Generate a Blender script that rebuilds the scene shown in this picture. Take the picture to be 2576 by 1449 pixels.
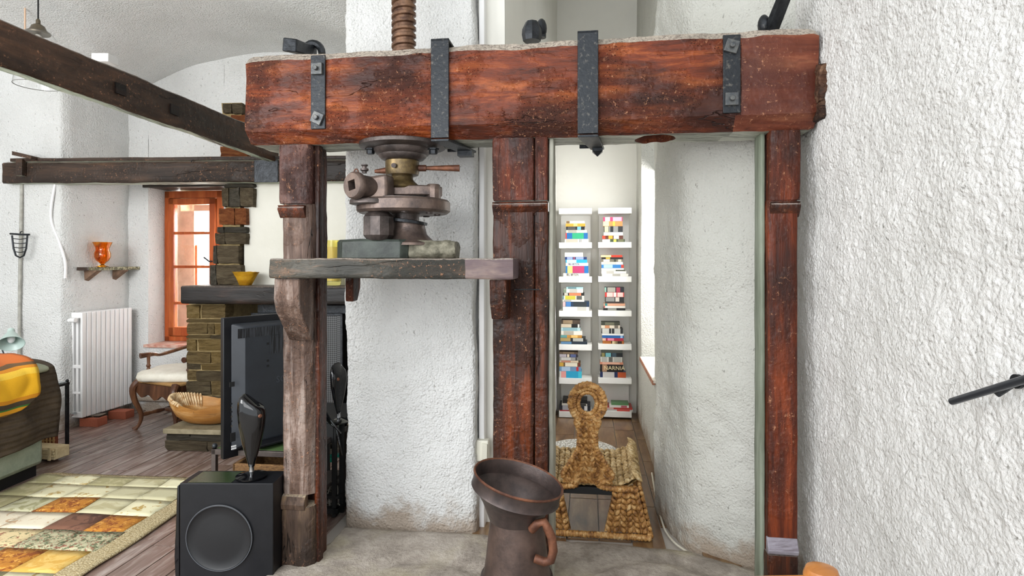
import bpy, bmesh, math, random
from mathutils import Vector, Matrix, noise
for o in list(bpy.data.objects): bpy.data.objects.remove(o)
SC = bpy.context.scene
COL = SC.collection
random.seed(7)
R = math.radians
# ---------------- camera (photo frame 2576 x 1449) ----------------
F_, CX, HY, H = 1500.0, 1288.0, 655.0, 1.43
cam = bpy.data.cameras.new('camera'); cam.sensor_width = 36; cam.lens = 36*F_/2576
cam.shift_y = -(724.5-HY)/2576; cam.clip_start = .05
camo = bpy.data.objects.new('camera', cam); COL.objects.link(camo)
camo.location = (0, 0, H); camo.rotation_euler = (R(90), 0, 0); SC.camera = camo
# ---------------- world and light ----------------
w = bpy.data.worlds.new('world'); SC.world = w; w.use_nodes = True
bg = w.node_tree.nodes['Background']; bg.inputs[0].default_value = (.90, .955, 1, 1); bg.inputs[1].default_value = 2.1
def area(name, loc, rot, sx, sy, power, col=(1, 1, 1)):
    l = bpy.data.lights.new(name, 'AREA'); l.shape = 'RECTANGLE'; l.size = sx; l.size_y = sy; l.energy = power; l.color = col
    o = bpy.data.objects.new(name, l); COL.objects.link(o); o.location = loc; o.rotation_euler = rot; return o
def aim(o, t):
    o.rotation_euler = (Vector(t)-o.location).to_track_quat('-Z', 'Y').to_euler()
k = area('behind_camera_fill', (-1.9, -1.3, 2.3), (0, 0, 0), 2.4, 2.2, 78); aim(k, (0.0, 3, 1.2))  # soft key lamp added behind the camera, no known opening there
k = area('living_room_fill', (-3.4, .7, 2.2), (0, 0, 0), 1.6, 1.2, 85); aim(k, (-2.8, 4.8, 1.9))  # unseen fill lamp added to lift the living room
k = area('window_daylight', (-3.25, 6.35, 1.6), (0, 0, 0), .8, 1.5, 240, (1, .99, .97)); aim(k, (-2.5, 3.3, .5))
k = area('corridor_window_daylight', (1.60, 4.75, 1.5), (0, 0, 0), 1.0, 1.7, 62, (1, 1, 1)); aim(k, (.7, 5.4, .7))
SC.view_settings.view_transform = 'Standard'; SC.view_settings.look = 'None'; SC.view_settings.gamma = 1
SC.view_settings.use_curve_mapping = False; SC.view_settings.exposure = .03
# ---------------- helpers ----------------
def W(px, py, Y): return Vector(((px-CX)*Y/F_, Y, H-(py-HY)*Y/F_))
def FY(py, z=0): return (H-z)*F_/(py-HY)
def P(px, py, z=0): return W(px, py, FY(py, z))
def hexc(h):
    h = h.lstrip('#'); c = [int(h[i:i+2], 16)/255 for i in (0, 2, 4)]
    return tuple(x/12.92 if x <= .04045 else ((x+.055)/1.055)**2.4 for x in c)+(1,)
class FR:
    def __init__(s, ox, oy, deg): s.o = (ox, oy); t = R(deg); s.c = math.cos(t); s.s = math.sin(t); s.t = t
    def pt(s, a, b, z): return Vector((s.o[0]+a*s.c+b*s.s, s.o[1]-a*s.s+b*s.c, z))
    def a(s, px, b=0):
        k = (px-CX)/F_; return (k*(s.o[1]+b*s.c)-s.o[0]-b*s.s)/(s.c+k*s.s)
    def z(s, py, a, b=0): return H-(py-HY)*s.pt(a, b, 0).y/F_
class MB:
    def __init__(s): s.v = []; s.f = []; s.m = []
    def add(s, v, f, m=0):
        n = len(s.v); s.v += [Vector(x) for x in v]; s.f += [tuple(i+n for i in q) for q in f]; s.m += [m]*len(f); return s
    def hexa(s, p, m=0):
        return s.add(p, [(0,3,2,1),(4,5,6,7),(0,1,5,4),(1,2,6,5),(2,3,7,6),(3,0,4,7)], m)
    def box(s, fr, lo, hi, m=0):
        a0, b0, z0 = lo; a1, b1, z1 = hi; q = (lambda a, b, z: Vector((a, b, z))) if fr is None else fr.pt
        return s.hexa([q(a0,b0,z0),q(a1,b0,z0),q(a1,b1,z0),q(a0,b1,z0),q(a0,b0,z1),q(a1,b0,z1),q(a1,b1,z1),q(a0,b1,z1)], m)
    def loft(s, rings, m=0, close=True, caps=True):
        n = len(rings[0]); base = len(s.v)
        for r in rings: s.v += [Vector(x) for x in r]
        for i in range(len(rings)-1):
            for j in range(n if close else n-1):
                k = (j+1) % n
                s.f.append((base+i*n+j, base+i*n+k, base+(i+1)*n+k, base+(i+1)*n+j)); s.m.append(m)
        if caps and close:
            s.f.append(tuple(base+j for j in range(n))[::-1]); s.m.append(m)
            s.f.append(tuple(base+(len(rings)-1)*n+j for j in range(n))); s.m.append(m)
        return s
    def lathe(s, c, prof, n=24, axis=(0, 0, 1), m=0, caps=True, sq=1, rotz=0):
        ax = Vector(axis).normalized(); q = Vector((0, 0, 1)).rotation_difference(ax); c = Vector(c)
        return s.loft([[c+q @ Vector((r*math.cos(2*math.pi*j/n+rotz), sq*r*math.sin(2*math.pi*j/n+rotz), z)) for j in range(n)] for r, z in prof], m, True, caps)
    def cyl(s, p0, p1, r0, r1=None, n=14, m=0):
        p0 = Vector(p0); p1 = Vector(p1); d = p1-p0
        return s.lathe(p0, [(r0, 0), (r0 if r1 is None else r1, d.length)], n, d, m)
    def tube(s, pts, r, n=8, m=0, closed=False):
        pts = [Vector(p) for p in pts]; N = len(pts); rings = []; up = Vector((0, 0, 1)); prev = None
        for i, p in enumerate(pts):
            a = pts[(i-1) % N] if closed or i else p; b = pts[(i+1) % N] if closed or i < N-1 else p
            t = (b-a).normalized()
            if prev is None: x = t.orthogonal().normalized()
            else: x = (prev-t*prev.dot(t)).normalized()
            prev = x; y = t.cross(x); rr = r(i/(N-1)) if callable(r) else r
            rings.append([p+rr*(x*math.cos(2*math.pi*j/n)+y*math.sin(2*math.pi*j/n)) for j in range(n)])
        if closed: rings.append(rings[0])
        return s.loft(rings, m, True, not closed)
    def prism(s, pts, vec, m=0):
        vec = Vector(vec); return s.loft([[Vector(p) for p in pts], [Vector(p)+vec for p in pts]], m)
    def ell(s, c, rad, n=16, k=10, rot=None, m=0, pw=1.0):
        c = Vector(c); rings = []
        for i in range(k+1):
            ph = -math.pi/2+math.pi*i/k; ph = max(-1.55, min(1.55, ph))
            cp = math.cos(ph)**pw; sp = math.copysign(abs(math.sin(ph))**pw, ph); ring = []
            for j in range(n):
                t = 2*math.pi*j/n; ct, st = math.cos(t), math.sin(t)
                v = Vector((rad[0]*cp*math.copysign(abs(ct)**pw, ct), rad[1]*cp*math.copysign(abs(st)**pw, st), rad[2]*sp))
                if rot: v = rot @ v
                ring.append(c+v)
            rings.append(ring)
        return s.loft(rings, m)
    def noise(s, amp, sc, seed=0, amp2=0, sc2=0, start=0):
        o = Vector((seed*3.7, seed*1.3, seed*7.1))
        for i in range(start, len(s.v)):
            d = noise.noise_vector(s.v[i]*sc+o)*amp
            if amp2: d += noise.noise_vector(s.v[i]*sc2+o)*amp2
            s.v[i] = s.v[i]+d
        return s
ORG = {}
def fin(me, mats, smooth):
    for x in (mats if isinstance(mats, (list, tuple)) else [mats]): me.materials.append(x)
    if smooth:
        me.shade_smooth(); me.set_sharp_from_angle(angle=R(smooth))
def mesh_of(mb, name, mats, smooth=35, org=Vector((0, 0, 0))):
    me = bpy.data.meshes.new(name); me.from_pydata([v-org for v in mb.v], [], mb.f)
    me.polygons.foreach_set('material_index', mb.m)
    bm = bmesh.new(); bm.from_mesh(me); bmesh.ops.recalc_face_normals(bm, faces=bm.faces); bm.to_mesh(me); bm.free()
    fin(me, mats, smooth); me.update(); return me
def tag(o, label=None, cat=None, group=None, kind=None):
    if label: o['label'] = label
    if cat: o['category'] = cat
    if group: o['group'] = group
    if kind: o['kind'] = kind
    return o
def build(mb, name, mats, parent=None, label=None, cat=None, group=None, kind=None, smooth=35, bev=0, sub=0, org=None):
    if org is None:
        if parent is not None: org = ORG[parent.name]
        else:
            lo = Vector([min(v[i] for v in mb.v) for i in range(3)]); hi = Vector([max(v[i] for v in mb.v) for i in range(3)])
            org = Vector(((lo.x+hi.x)/2, (lo.y+hi.y)/2, lo.z))
    org = Vector(org)
    me = mesh_of(mb, name, mats, smooth, org)
    o = bpy.data.objects.new(name, me); COL.objects.link(o)
    if parent is not None: o.parent = parent; o.location = org-ORG[parent.name]
    else: o.location = org
    ORG[o.name] = org
    if bev:
        x = o.modifiers.new('bevel', 'BEVEL'); x.width = bev; x.segments = 2; x.limit_method = 'ANGLE'; x.angle_limit = R(40)
    if sub:
        x = o.modifiers.new('subd', 'SUBSURF'); x.levels = sub; x.render_levels = sub
    return tag(o, label, cat, group, kind)
def root(name, loc, label, cat, group=None, kind=None):
    o = bpy.data.objects.new(name, None); COL.objects.link(o); o.location = loc; o.empty_display_size = .05; ORG[o.name] = Vector(loc)
    return tag(o, label, cat, group, kind)
def inst(me, name, parent, loc, scale=(1, 1, 1), rotz=0, rot=None):
    o = bpy.data.objects.new(name, me); COL.objects.link(o)
    loc = Vector(loc)
    if parent is not None: o.parent = parent; loc = loc-ORG[parent.name]
    o.location = loc; o.scale = scale; o.rotation_euler = rot if rot else (0, 0, rotz); return o
# ---------------- materials ----------------
class NT:
    def __init__(s, name):
        s.mat = bpy.data.materials.new(name); s.mat.use_nodes = True; s.t = s.mat.node_tree; s.b = s.t.nodes['Principled BSDF']
        tc = s.n('ShaderNodeTexCoord'); s.obj = tc.outputs['Object']; s.gen = tc.outputs['Generated']
    def n(s, t, **kw):
        x = s.t.nodes.new(t)
        for k, v in kw.items(): setattr(x, k, v)
        return x
    def l(s, a, b): s.t.links.new(a, b)
    def map(s, scale, src=None, rot=(0, 0, 0)):
        m = s.n('ShaderNodeMapping'); m.inputs['Scale'].default_value = scale; m.inputs['Rotation'].default_value = rot
        s.l(src or s.obj, m.inputs[0]); return m.outputs[0]
    def noise(s, vec, sc, det=4, rough=.6, dist=0):
        x = s.n('ShaderNodeTexNoise'); x.inputs['Scale'].default_value = sc; x.inputs['Detail'].default_value = det
        x.inputs['Roughness'].default_value = rough; x.inputs['Distortion'].default_value = dist; s.l(vec, x.inputs['Vector']); return x.outputs[0]
    def voro(s, vec, sc, feat='F1', out=0):
        x = s.n('ShaderNodeTexVoronoi'); x.feature = feat; x.inputs['Scale'].default_value = sc; s.l(vec, x.inputs['Vector']); return x.outputs[out]
    def ramp(s, fac, stops):
        x = s.n('ShaderNodeValToRGB'); e = x.color_ramp.elements
        while len(e) < len(stops): e.new(.5)
        for i, (p, c) in enumerate(stops):
            e[i].position = p; e[i].color = hexc(c) if isinstance(c, str) else ((c, c, c, 1) if isinstance(c, (int, float)) else c)
        s.l(fac, x.inputs[0]); return x.outputs[0]
    def mix(s, fac, a, b, mode='MIX'):
        x = s.n('ShaderNodeMix', data_type='RGBA', blend_type=mode)
        for i, v in ((0, fac), (6, a), (7, b)):
            if isinstance(v, str): x.inputs[i].default_value = hexc(v)
            elif isinstance(v, (int, float)): x.inputs[i].default_value = v if i == 0 else (v, v, v, 1)
            else: s.l(v, x.inputs[i])
        return x.outputs[2]
    def math(s, op, a, b=0):
        x = s.n('ShaderNodeMath', operation=op)
        for i, v in ((0, a), (1, b)):
            if isinstance(v, (int, float)): x.inputs[i].default_value = v
            else: s.l(v, x.inputs[i])
        return x.outputs[0]
    def bump(s, h, strength, dist=.01, prev=None):
        x = s.n('ShaderNodeBump'); x.inputs['Strength'].default_value = strength; x.inputs['Distance'].default_value = dist
        s.l(h, x.inputs['Height'])
        if prev: s.l(prev, x.inputs['Normal'])
        s.l(x.outputs[0], s.b.inputs['Normal']); return x.outputs[0]
    def col(s, c):
        if isinstance(c, str): s.b.inputs['Base Color'].default_value = hexc(c)
        else: s.l(c, s.b.inputs['Base Color'])
    def set(s, rough=None, metal=None, spec=None, trans=None, ior=None, alpha=None):
        for k, v in (('Roughness', rough), ('Metallic', metal), ('Specular IOR Level', spec), ('Transmission Weight', trans), ('IOR', ior), ('Alpha', alpha)):
            if v is None: continue
            if isinstance(v, (int, float)): s.b.inputs[k].default_value = v
            else: s.l(v, s.b.inputs[k])
        return s.mat
def M_(name, c1, c2=None, sc=12, rough=.6, metal=0, bump=0, bsc=80, stretch=(1, 1, 1), bd=.004, spec=None, lo=.35, hi=.65):
    t = NT(name); v = t.map(stretch)
    if c2: t.col(t.ramp(t.noise(v, sc, 5, .65), [(lo, c1), (hi, c2)]))
    else: t.col(c1)
    if bump: t.bump(t.noise(v, bsc, 4), bump, bd)
    return t.set(rough=rough, metal=metal, spec=spec)
def stucco(name, c='#e6e6e4', c2='#dadad7', sc=75, strength=.9, dist=.012, dirt=True):
    t = NT(name); v = t.obj
    big = t.noise(v, 2.3, 3)
    base = t.ramp(big, [(.3, c), (.75, c2)])
    if dirt:
        sp = t.noise(t.map((1, 1, .55)), 62, 3, .7); base = t.mix(t.ramp(sp, [(.64, 0.), (.71, .75)]), base, '#85827a')
    sz = t.n('ShaderNodeSeparateXYZ'); t.l(v, sz.inputs[0])
    if dirt:
        low = t.ramp(t.math('ADD', sz.outputs[2], t.math('MULTIPLY', t.noise(v, 6, 5, .7), .5)), [(.30, .85), (.42, 0.)]); base = t.mix(low, base, '#a4927f')
    t.col(base)
    n1 = t.noise(v, sc, 6, .62); n3 = t.noise(v, sc*.25, 2); v1 = t.voro(v, sc*1.15)
    h = t.math('ADD', t.math('SUBTRACT', n1, t.math('MULTIPLY', v1, .45)), t.math('MULTIPLY', n3, .8))
    t.bump(h, strength, dist); return t.set(rough=.9, spec=.2)
def wood(name, cols, axis='x', sc=9, rough=.45, cracks=.6, top=None, bottom=None, worm=0, bump=.6):
    """cols: dark, mid, light; axis: the grain direction; top/bottom: colours of upward and downward faces (dust, painted reflected light)."""
    t = NT(name); st = {'x': (.09, 1, 1), 'y': (1, .09, 1), 'z': (1, 1, .09)}[axis]
    v = t.map(st); g = t.noise(v, sc*2.4, 6, .7, .4); b = t.noise(t.map(tuple(max(.35, x) for x in st)), sc*.55, 4, .6)
    g2 = t.noise(v, sc*12, 3, .7)
    base = t.ramp(g, [(.28, cols[0]), (.5, cols[1]), (.72, cols[2])])
    base = t.mix(t.ramp(b, [(.42, 0.), (.62, .9)]), base, cols[0])
    base = t.mix(t.ramp(g2, [(.56, 0.), (.72, .45)]), base, cols[0])
    cr = t.noise(v, sc*.8, 5, .5, .15); crk = t.math('MULTIPLY', t.ramp(t.math('ABSOLUTE', t.math('SUBTRACT', cr, .5)), [(0.0, 1.), (.004, 0.)]), t.ramp(b, [(.45, 0.), (.55, 1.)]))
    base = t.mix(t.math('MULTIPLY', crk, cracks), base, '#0c0706')
    h = t.math('SUBTRACT', t.math('ADD', g, t.math('MULTIPLY', g2, .5)), t.math('MULTIPLY', crk, cracks*1.2))
    if worm:
        vv = t.voro(t.map(tuple(max(.5, x) for x in st)), 120); holes = t.ramp(vv, [(.10, 1.), (.2, 0.)])
        zone = t.ramp(t.noise(t.obj, 4.5, 4, .7), [(.46, 0.), (.56, 1.)])
        hm = t.math('MULTIPLY', t.math('MULTIPLY', holes, zone), worm)
        base = t.mix(hm, base, '#120907')
        rg = t.noise(t.obj, 60, 5, .75); pale = t.math('MULTIPLY', t.ramp(rg, [(.58, 0.), (.68, .75)]), zone)
        base = t.mix(pale, base, '#c08a68')
        h = t.math('SUBTRACT', h, hm); h = t.math('ADD', h, t.math('MULTIPLY', t.math('MULTIPLY', rg, zone), 1.6))
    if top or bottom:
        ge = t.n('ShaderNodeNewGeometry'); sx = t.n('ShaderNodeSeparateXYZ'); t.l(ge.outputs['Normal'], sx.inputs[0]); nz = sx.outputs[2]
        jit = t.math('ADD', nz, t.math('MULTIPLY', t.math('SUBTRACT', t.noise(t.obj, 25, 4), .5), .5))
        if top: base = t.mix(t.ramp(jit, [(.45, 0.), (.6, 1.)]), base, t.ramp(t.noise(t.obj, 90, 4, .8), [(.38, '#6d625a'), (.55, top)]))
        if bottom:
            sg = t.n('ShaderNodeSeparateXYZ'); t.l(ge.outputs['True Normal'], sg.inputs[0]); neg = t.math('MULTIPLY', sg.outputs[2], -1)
            base = t.mix(t.ramp(neg, [(.86, 0.), (.92, 1.)]), base, t.ramp(t.noise(v, sc*3, 5, .75), [(.36, '#4a463e'), (.5, bottom), (.65, '#c9cbbd')]))  # pale reflected light painted onto downward faces
    t.col(base); t.bump(h, bump, .006); return t.set(rough=rough, spec=.3)
MT = {}
MT['stucco'] = stucco('white_stucco'); MT['stucco_rough'] = stucco('coarse_white_stucco', '#eeece9', '#dfddd9', 68, 1.0, .013)
MT['stucco_fine'] = stucco('fine_white_stucco', '#cfcec7', '#c4c3ba', 80, .9, .010)
MT['plaster'] = stucco('smooth_white_plaster', '#eceae2', '#e4e2da', 30, .15, .004, False)
MT['hearth_plaster'] = stucco('cream_plaster', '#dcdad0', '#d0cec2', 20, .3, .006, False)
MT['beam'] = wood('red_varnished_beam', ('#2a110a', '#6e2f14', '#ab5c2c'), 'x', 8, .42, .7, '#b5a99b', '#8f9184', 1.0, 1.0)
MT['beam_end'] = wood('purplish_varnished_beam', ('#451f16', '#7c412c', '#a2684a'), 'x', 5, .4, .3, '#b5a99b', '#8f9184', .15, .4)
MT['post'] = wood('dark_red_post_wood', ('#1a0e0a', '#45200f', '#843f1c'), 'z', 9, .4, .9, '#9a8d86', None, .3, .8)
MT['post_red'] = wood('red_brown_post_wood', ('#26110b', '#5c2612', '#93431f'), 'z', 9, .4, .7, '#9f93a0', None, .15, .7)
MT['post_grey'] = wood('worn_greyish_post_wood', ('#33231c', '#6e584c', '#b0a096'), 'z', 10, .55, 1.0, '#9a8d86', None, .5, 1.0)
MT['post_up'] = wood('worn_reddish_post_wood', ('#2a1612', '#63423a', '#94766c'), 'z', 10, .45, 1.0, '#9a8d86', None, .6, 1.0)
MT['post_base'] = wood('worn_brown_post_wood', ('#2c211b', '#5e4b3f', '#8a7156'), 'z', 10, .6, 1.0, '#a9977f', None, .5, 1.0)
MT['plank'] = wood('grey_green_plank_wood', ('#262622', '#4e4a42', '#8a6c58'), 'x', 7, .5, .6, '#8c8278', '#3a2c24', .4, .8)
MT['plank_end'] = wood('sawn_greyish_plank_wood', ('#5b4c50', '#86766f', '#a8907f'), 'x', 12, .6, .2, '#9a9088', None, 0, .5)
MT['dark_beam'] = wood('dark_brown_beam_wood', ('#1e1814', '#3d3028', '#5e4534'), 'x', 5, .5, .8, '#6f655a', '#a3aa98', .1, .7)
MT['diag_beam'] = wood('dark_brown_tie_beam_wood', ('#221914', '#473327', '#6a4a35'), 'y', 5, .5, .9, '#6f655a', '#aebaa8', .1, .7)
MT['mantel'] = wood('blackened_mantel_wood', ('#161413', '#2c2725', '#4c3830'), 'x', 5, .45, .3, '#4a4440', None, 0, .5)
MT['iron'] = M_('blackened_iron', '#1d1f22', '#34373b', 30, .42, .55, .5, 60)
MT['iron_worn'] = M_('scuffed_iron', '#24272b', '#5a5752', 55, .42, .5, .5, 60, lo=.56, hi=.72)
MT['nut'] = M_('grey_iron_nut', '#44474b', '#62625f', 40, .4, .5, .4, 60)
MT['rust'] = M_('rusty_machine_iron', '#4f4542', '#7c6a60', 14, .4, .55, .4, 50)
MT['rust_dark'] = M_('dark_machine_iron', '#37312f', '#5e5450', 14, .42, .5, .4, 50)
MT['rust_red'] = M_('red_rusted_iron', '#4b2d22', '#80523a', 18, .55, .4, .5, 50)
MT['bronze'] = M_('greasy_bronze', '#4a3d2c', '#75623f', 22, .36, .6, .3, 50)
MT['screw'] = M_('brown_screw_steel', '#4a342a', '#86664f', 22, .35, .6, .3, 50)
MT['black'] = M_('black_plastic', '#101115', '#15161a', 20, .42, spec=.35)
MT['black_gloss'] = M_('glossy_black_plastic', '#0a0a0c', rough=.08)
MT['black_matte'] = M_('matte_black', '#0d0d0e', rough=.7)
MT['tv'] = M_('dark_grey_plastic', '#24272c', '#2b2f35', 6, .45)
MT['white'] = M_('white_enamel', '#ecebea', rough=.35)
MT['white_shelf'] = M_('white_lacquer', '#efeeea', rough=.45)
MT['chrome'] = M_('polished_metal', '#c9cbce', rough=.18, metal=1)
def glass(name, c='#ffffff', rough=.02, tint=1):
    t = NT(name); t.col(c); return t.set(rough=rough, trans=tint, ior=1.45)
MT['glass'] = glass('clear_glass'); MT['amber'] = glass('amber_glass', '#ffae30'); MT['yellow_glass'] = glass('yellow_glass', '#ffe23a')
# ---------------- timber ----------------
def timber(mb, q, axis, lo, hi, ch=.012, amp=.004, n=30, m=4, seed=0, sc=6, mfun=None, warp=0, endcut=.0):
    """a hewn beam along axis 'a','b' or 'z' in the frame point function q; ch: chamfer or (lo-lo, hi-lo, hi-hi, lo-hi)"""
    ax = 'abz'.index(axis); o1, o2 = [i for i in range(3) if i != ax]
    c = ch if isinstance(ch, (tuple, list)) else (ch,)*4
    u0, u1, w0, w1 = lo[o1], hi[o1], lo[o2], hi[o2]
    cor = [((u0, w0+c[0]), (u0+c[0], w0)), ((u1-c[1], w0), (u1, w0+c[1])), ((u1, w1-c[2]), (u1-c[2], w1)), ((u0+c[3], w1), (u0, w1-c[3]))]
    sec = []
    for i in range(4):
        A, B = cor[i]; N = cor[(i+1) % 4][0]
        sec.append(A)
        for k in range(m): sec.append((B[0]+(N[0]-B[0])*k/m, B[1]+(N[1]-B[1])*k/m))
    L = hi[ax]-lo[ax]; rings = []; cu, cw = (u0+u1)/2, (w0+w1)/2
    for i in range(n+1):
        t = i/n; s = 1-(.03 if i in (0, n) else 0); x = lo[ax]+L*t; ring = []
        du = warp*math.sin(3.1*t+seed)
        for (a, b) in sec:
            p = [0, 0, 0]; p[ax] = x; p[o1] = cu+(a-cu)*s+du; p[o2] = cw+(b-cw)*s; ring.append(q(*p))
        rings.append(ring)
    st = len(mb.v); fs = len(mb.f); mb.loft(rings); mb.noise(amp, sc, seed, amp*.5, sc*5, st)
    if mfun:
        for i in range(fs, len(mb.f)):
            cc = sum((mb.v[k] for k in mb.f[i]), Vector())/len(mb.f[i]); mb.m[i] = mfun(cc)
    return mb
def prismwall(mb, poly, z0, z1, res=.12, amp=.01, sc=3, seed=0, rad=.0, taper=None, dense=None, lump=0, lsc=55):
    """dense: (x0, x1, y0, y1, step): polygon edges inside this window are cut finely and carry the plaster's lumps as real relief"""
    pts = []
    n = len(poly)
    P2 = [Vector(p) for p in poly]
    if rad:
        out = []
        for i in range(n):
            p = P2[i]; a = (P2[i-1]-p); b = (P2[(i+1) % n]-p); r = min(rad, a.length*.3, b.length*.3)
            A = p+a.normalized()*r; B = p+b.normalized()*r
            for k in range(4):
                t = k/3; out.append((A*(1-t)+p*t)*(1-t)+(p*(1-t)+B*t)*t)
        P2 = out; n = len(P2)
    for i in range(n):
        a, b = P2[i], P2[(i+1) % n]; mid = (a+b)/2
        dn_ = dense and dense[0] <= mid.x <= dense[1] and dense[2] <= mid.y <= dense[3]
        k = max(1, int((b-a).length/(dense[4] if dn_ else res)))
        for j in range(k): pts.append(a+(b-a)*j/k)
    N = len(pts); cx = sum((p.x for p in pts))/N; cy = sum((p.y for p in pts))/N
    rings = []; zs_ = [z0+(z1-z0)*i/max(1, int((z1-z0)/res)) for i in range(max(1, int((z1-z0)/res))+1)]
    if dense: zt_d = min(z1, 3.25); nz = int((zt_d-z0)/dense[4]); zs_ = [z0+(zt_d-z0)*i/nz for i in range(nz+1)]+([z1] if z1 > zt_d+.01 else [])
    for z in zs_:
        f = taper(z) if taper else 1; ring = []
        for j, p in enumerate(pts):
            t = (pts[(j+1) % N]-pts[j-1]).normalized(); nn = Vector((t.y, -t.x))
            x = Vector((cx+(p.x-cx)*f, cy+(p.y-cy)*f, z)); d = amp*noise.noise(x*sc+Vector((seed, 0, 0)))+amp*.4*noise.noise(x*sc*4)
            if lump: d += lump*(noise.noise(x*lsc)+.55*noise.noise(x*lsc*2.1)+.5*noise.noise(x*lsc*.4))
            ring.append((x.x+nn.x*d, x.y+nn.y*d, z))
        rings.append(ring)
    return mb.loft(rings)
def text(s, parent, name, loc, rot, size, mat, ext=.0004, sx=1):
    c = bpy.data.curves.new(name, 'FONT'); c.body = s; c.size = size; c.extrude = ext; c.align_x = 'CENTER'; c.align_y = 'CENTER'; c.materials.append(mat)
    c.resolution_u = 2
    o = bpy.data.objects.new(name, c); COL.objects.link(o)
    dg_ = bpy.context.evaluated_depsgraph_get(); dg_.update(); me = bpy.data.meshes.new_from_object(o.evaluated_get(dg_)); bpy.data.objects.remove(o)
    o = bpy.data.objects.new(name, me); COL.objects.link(o)
    o.parent = parent; o.location = Vector(loc)-ORG[parent.name]; o.rotation_euler = rot; o.scale = (sx, 1, 1); return o
# =====================================================================
# SETTING
# =====================================================================
TH = 7.2
BF = FR(0, 0, TH)                      # the building's axes through the camera
def bpt(x, y): p = Vector((x, y)); c, s = math.cos(R(TH)), math.sin(R(TH)); return (p.x*c-p.y*s, p.x*s+p.y*c)   # world -> (a,b)
flo = MB().box(None, (-4.6, -1, -.25), (2.0, 6.4, -.013))
floor = build(flo, 'floor', M_('grey_grout', '#b3aca4', rough=.7), kind='structure', smooth=0, label='brown wood-look floor')
def plankmat(name, cols, rough):
    t = NT(name); oi = t.n('ShaderNodeObjectInfo'); r = oi.outputs['Random']
    add = t.n('ShaderNodeVectorMath', operation='ADD'); cmb = t.n('ShaderNodeCombineXYZ')
    t.l(t.math('MULTIPLY', r, 37.0), cmb.inputs[0]); t.l(t.math('MULTIPLY', r, 91.0), cmb.inputs[1]); t.l(t.obj, add.inputs[0]); t.l(cmb.outputs[0], add.inputs[1])
    v = t.map((1.2, .9, 1), add.outputs[0]); g = t.noise(v, 2.2, 4, .65, .5); f = t.noise(t.map((14, 1.2, 1), add.outputs[0]), 3, 4, .6)
    c = t.ramp(g, [(.3, cols[0]), (.5, cols[1]), (.7, cols[2])])
    c = t.mix(t.math('MULTIPLY', f, .35), c, cols[0]); c = t.mix(t.math('MULTIPLY', r, .3), c, cols[1])
    t.col(c); t.bump(f, .15, .003); return t.set(rough=rough, spec=1.0)
unit = MB().box(None, (-.5, -.5, -1), (.5, .5, 0))
PLK1 = mesh_of(unit, 'floor_plank', plankmat('brown_wood_tile', ('#5c4a3f', '#877067', '#bdb0a8'), .26), 0)  # greyer mid and light tones put the floor's sheen into the colour
PLK2 = mesh_of(unit, 'floor_plank', plankmat('tan_wood_tile', ('#4d3622', '#77583a', '#a08259'), .3), 0)
nplk = 0
def planks(me, w_, l_, x0, x1, y0, y1, keep, aligned):
    global nplk
    i0 = 0; a = x0
    while a < x1:
        off = 0 if aligned else random.random()*l_; b = y0-off
        while b < y1:
            c = BF.pt(a+w_/2, b+l_/2, 0)
            if keep(c):
                inst(me, 'floor_plank', floor, (c.x, c.y, 0), (w_-.006, l_-.006, .012), -R(TH)); nplk += 1
            b += l_
        a += w_
def vis(c, m=.25): return abs(c.x/c.y) < .86+(m+.35)/c.y if c.y > 0 else False
planks(PLK1, .135, .78, -5.0, -1.0, 2.0, 6.1, lambda c: -4.3 < c.x < -.7 and 2.2 < c.y < 5.75 and vis(c) and not (c.x > -.98 and c.y < 3.5), False)
planks(PLK2, .165, .52, -.6, 1.0, 2.6, 6.3, lambda c: -.2 < c.x < 1.3 and 3.02 < c.y < 5.95, False)
# centre pillar between the two rooms
stw = MT['stucco']
wp = MB(); prismwall(wp, [(-.905, 3.22), (-.19, 3.13), (-.12, 3.75), (-.83, 3.86)], -.02, 3.9, .08, .02, 2.5, 3, .035, lambda z: 1-.012*max(0, z-.9), (-1, -.1, 3.1, 3.3, .008), .0028, 60)
build(wp, 'wall_center', stw, kind='structure', label='white stucco pillar between living room and passage')
wj = MB(); prismwall(wj, [(-.21, 3.27), (-.04, 3.25), (.06, 3.7), (.2, 4.4), (.425, 5.66), (.425, 5.9), (-.2, 5.9), (-.3, 3.8)], -.02, 4.3, .15, .006, 2, 5)
wallj = build(wj, 'wall_corridor_left', MT['plaster'], kind='structure')
tr = MB().box(BF, (*bpt(-.178, 3.20), -.01), (bpt(-.178, 3.20)[0]+.03, bpt(-.178, 3.2)[1]+.1, 3.9))
build(tr, 'trim_1', MT['white'], kind='structure', bev=.004)
wb = MB(); prismwall(wb, [(.1, 5.72), (1.9, 5.49), (1.9, 5.8), (.1, 6.0)], -.02, 4.3, .15, .01, 1.5, 6)
build(wb, 'wall_corridor_back', MT['plaster'], kind='structure')
wr = MB()
def wx(y): return .463+.126*y
prismwall(wr, [(wx(5.7), 5.7), (wx(5.1), 5.1), (wx(5.1)+.42, 5.0), (wx(5.7)+.4, 5.65)], -.02, 4.3, .15, .01, 2, 7)
prismwall(wr, [(wx(5.1)-.001, 5.101), (wx(4.1), 4.1), (wx(4.1)+.42, 4.05), (wx(5.1)+.42, 5.05)], -.02, .60, .15, .01, 2, 8)
prismwall(wr, [(wx(5.1), 5.101), (wx(4.1), 4.1), (wx(4.1)+.42, 4.05), (wx(5.1)+.42, 5.05)], 2.95, 4.3, .15, .01, 2, 8)
prismwall(wr, [(wx(4.1), 4.1), (wx(3.3), 3.5), (wx(3.3)+.5, 3.4), (wx(4.1)+.42, 4.05)], -.02, 4.3, .15, .01, 2, 9)
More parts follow.
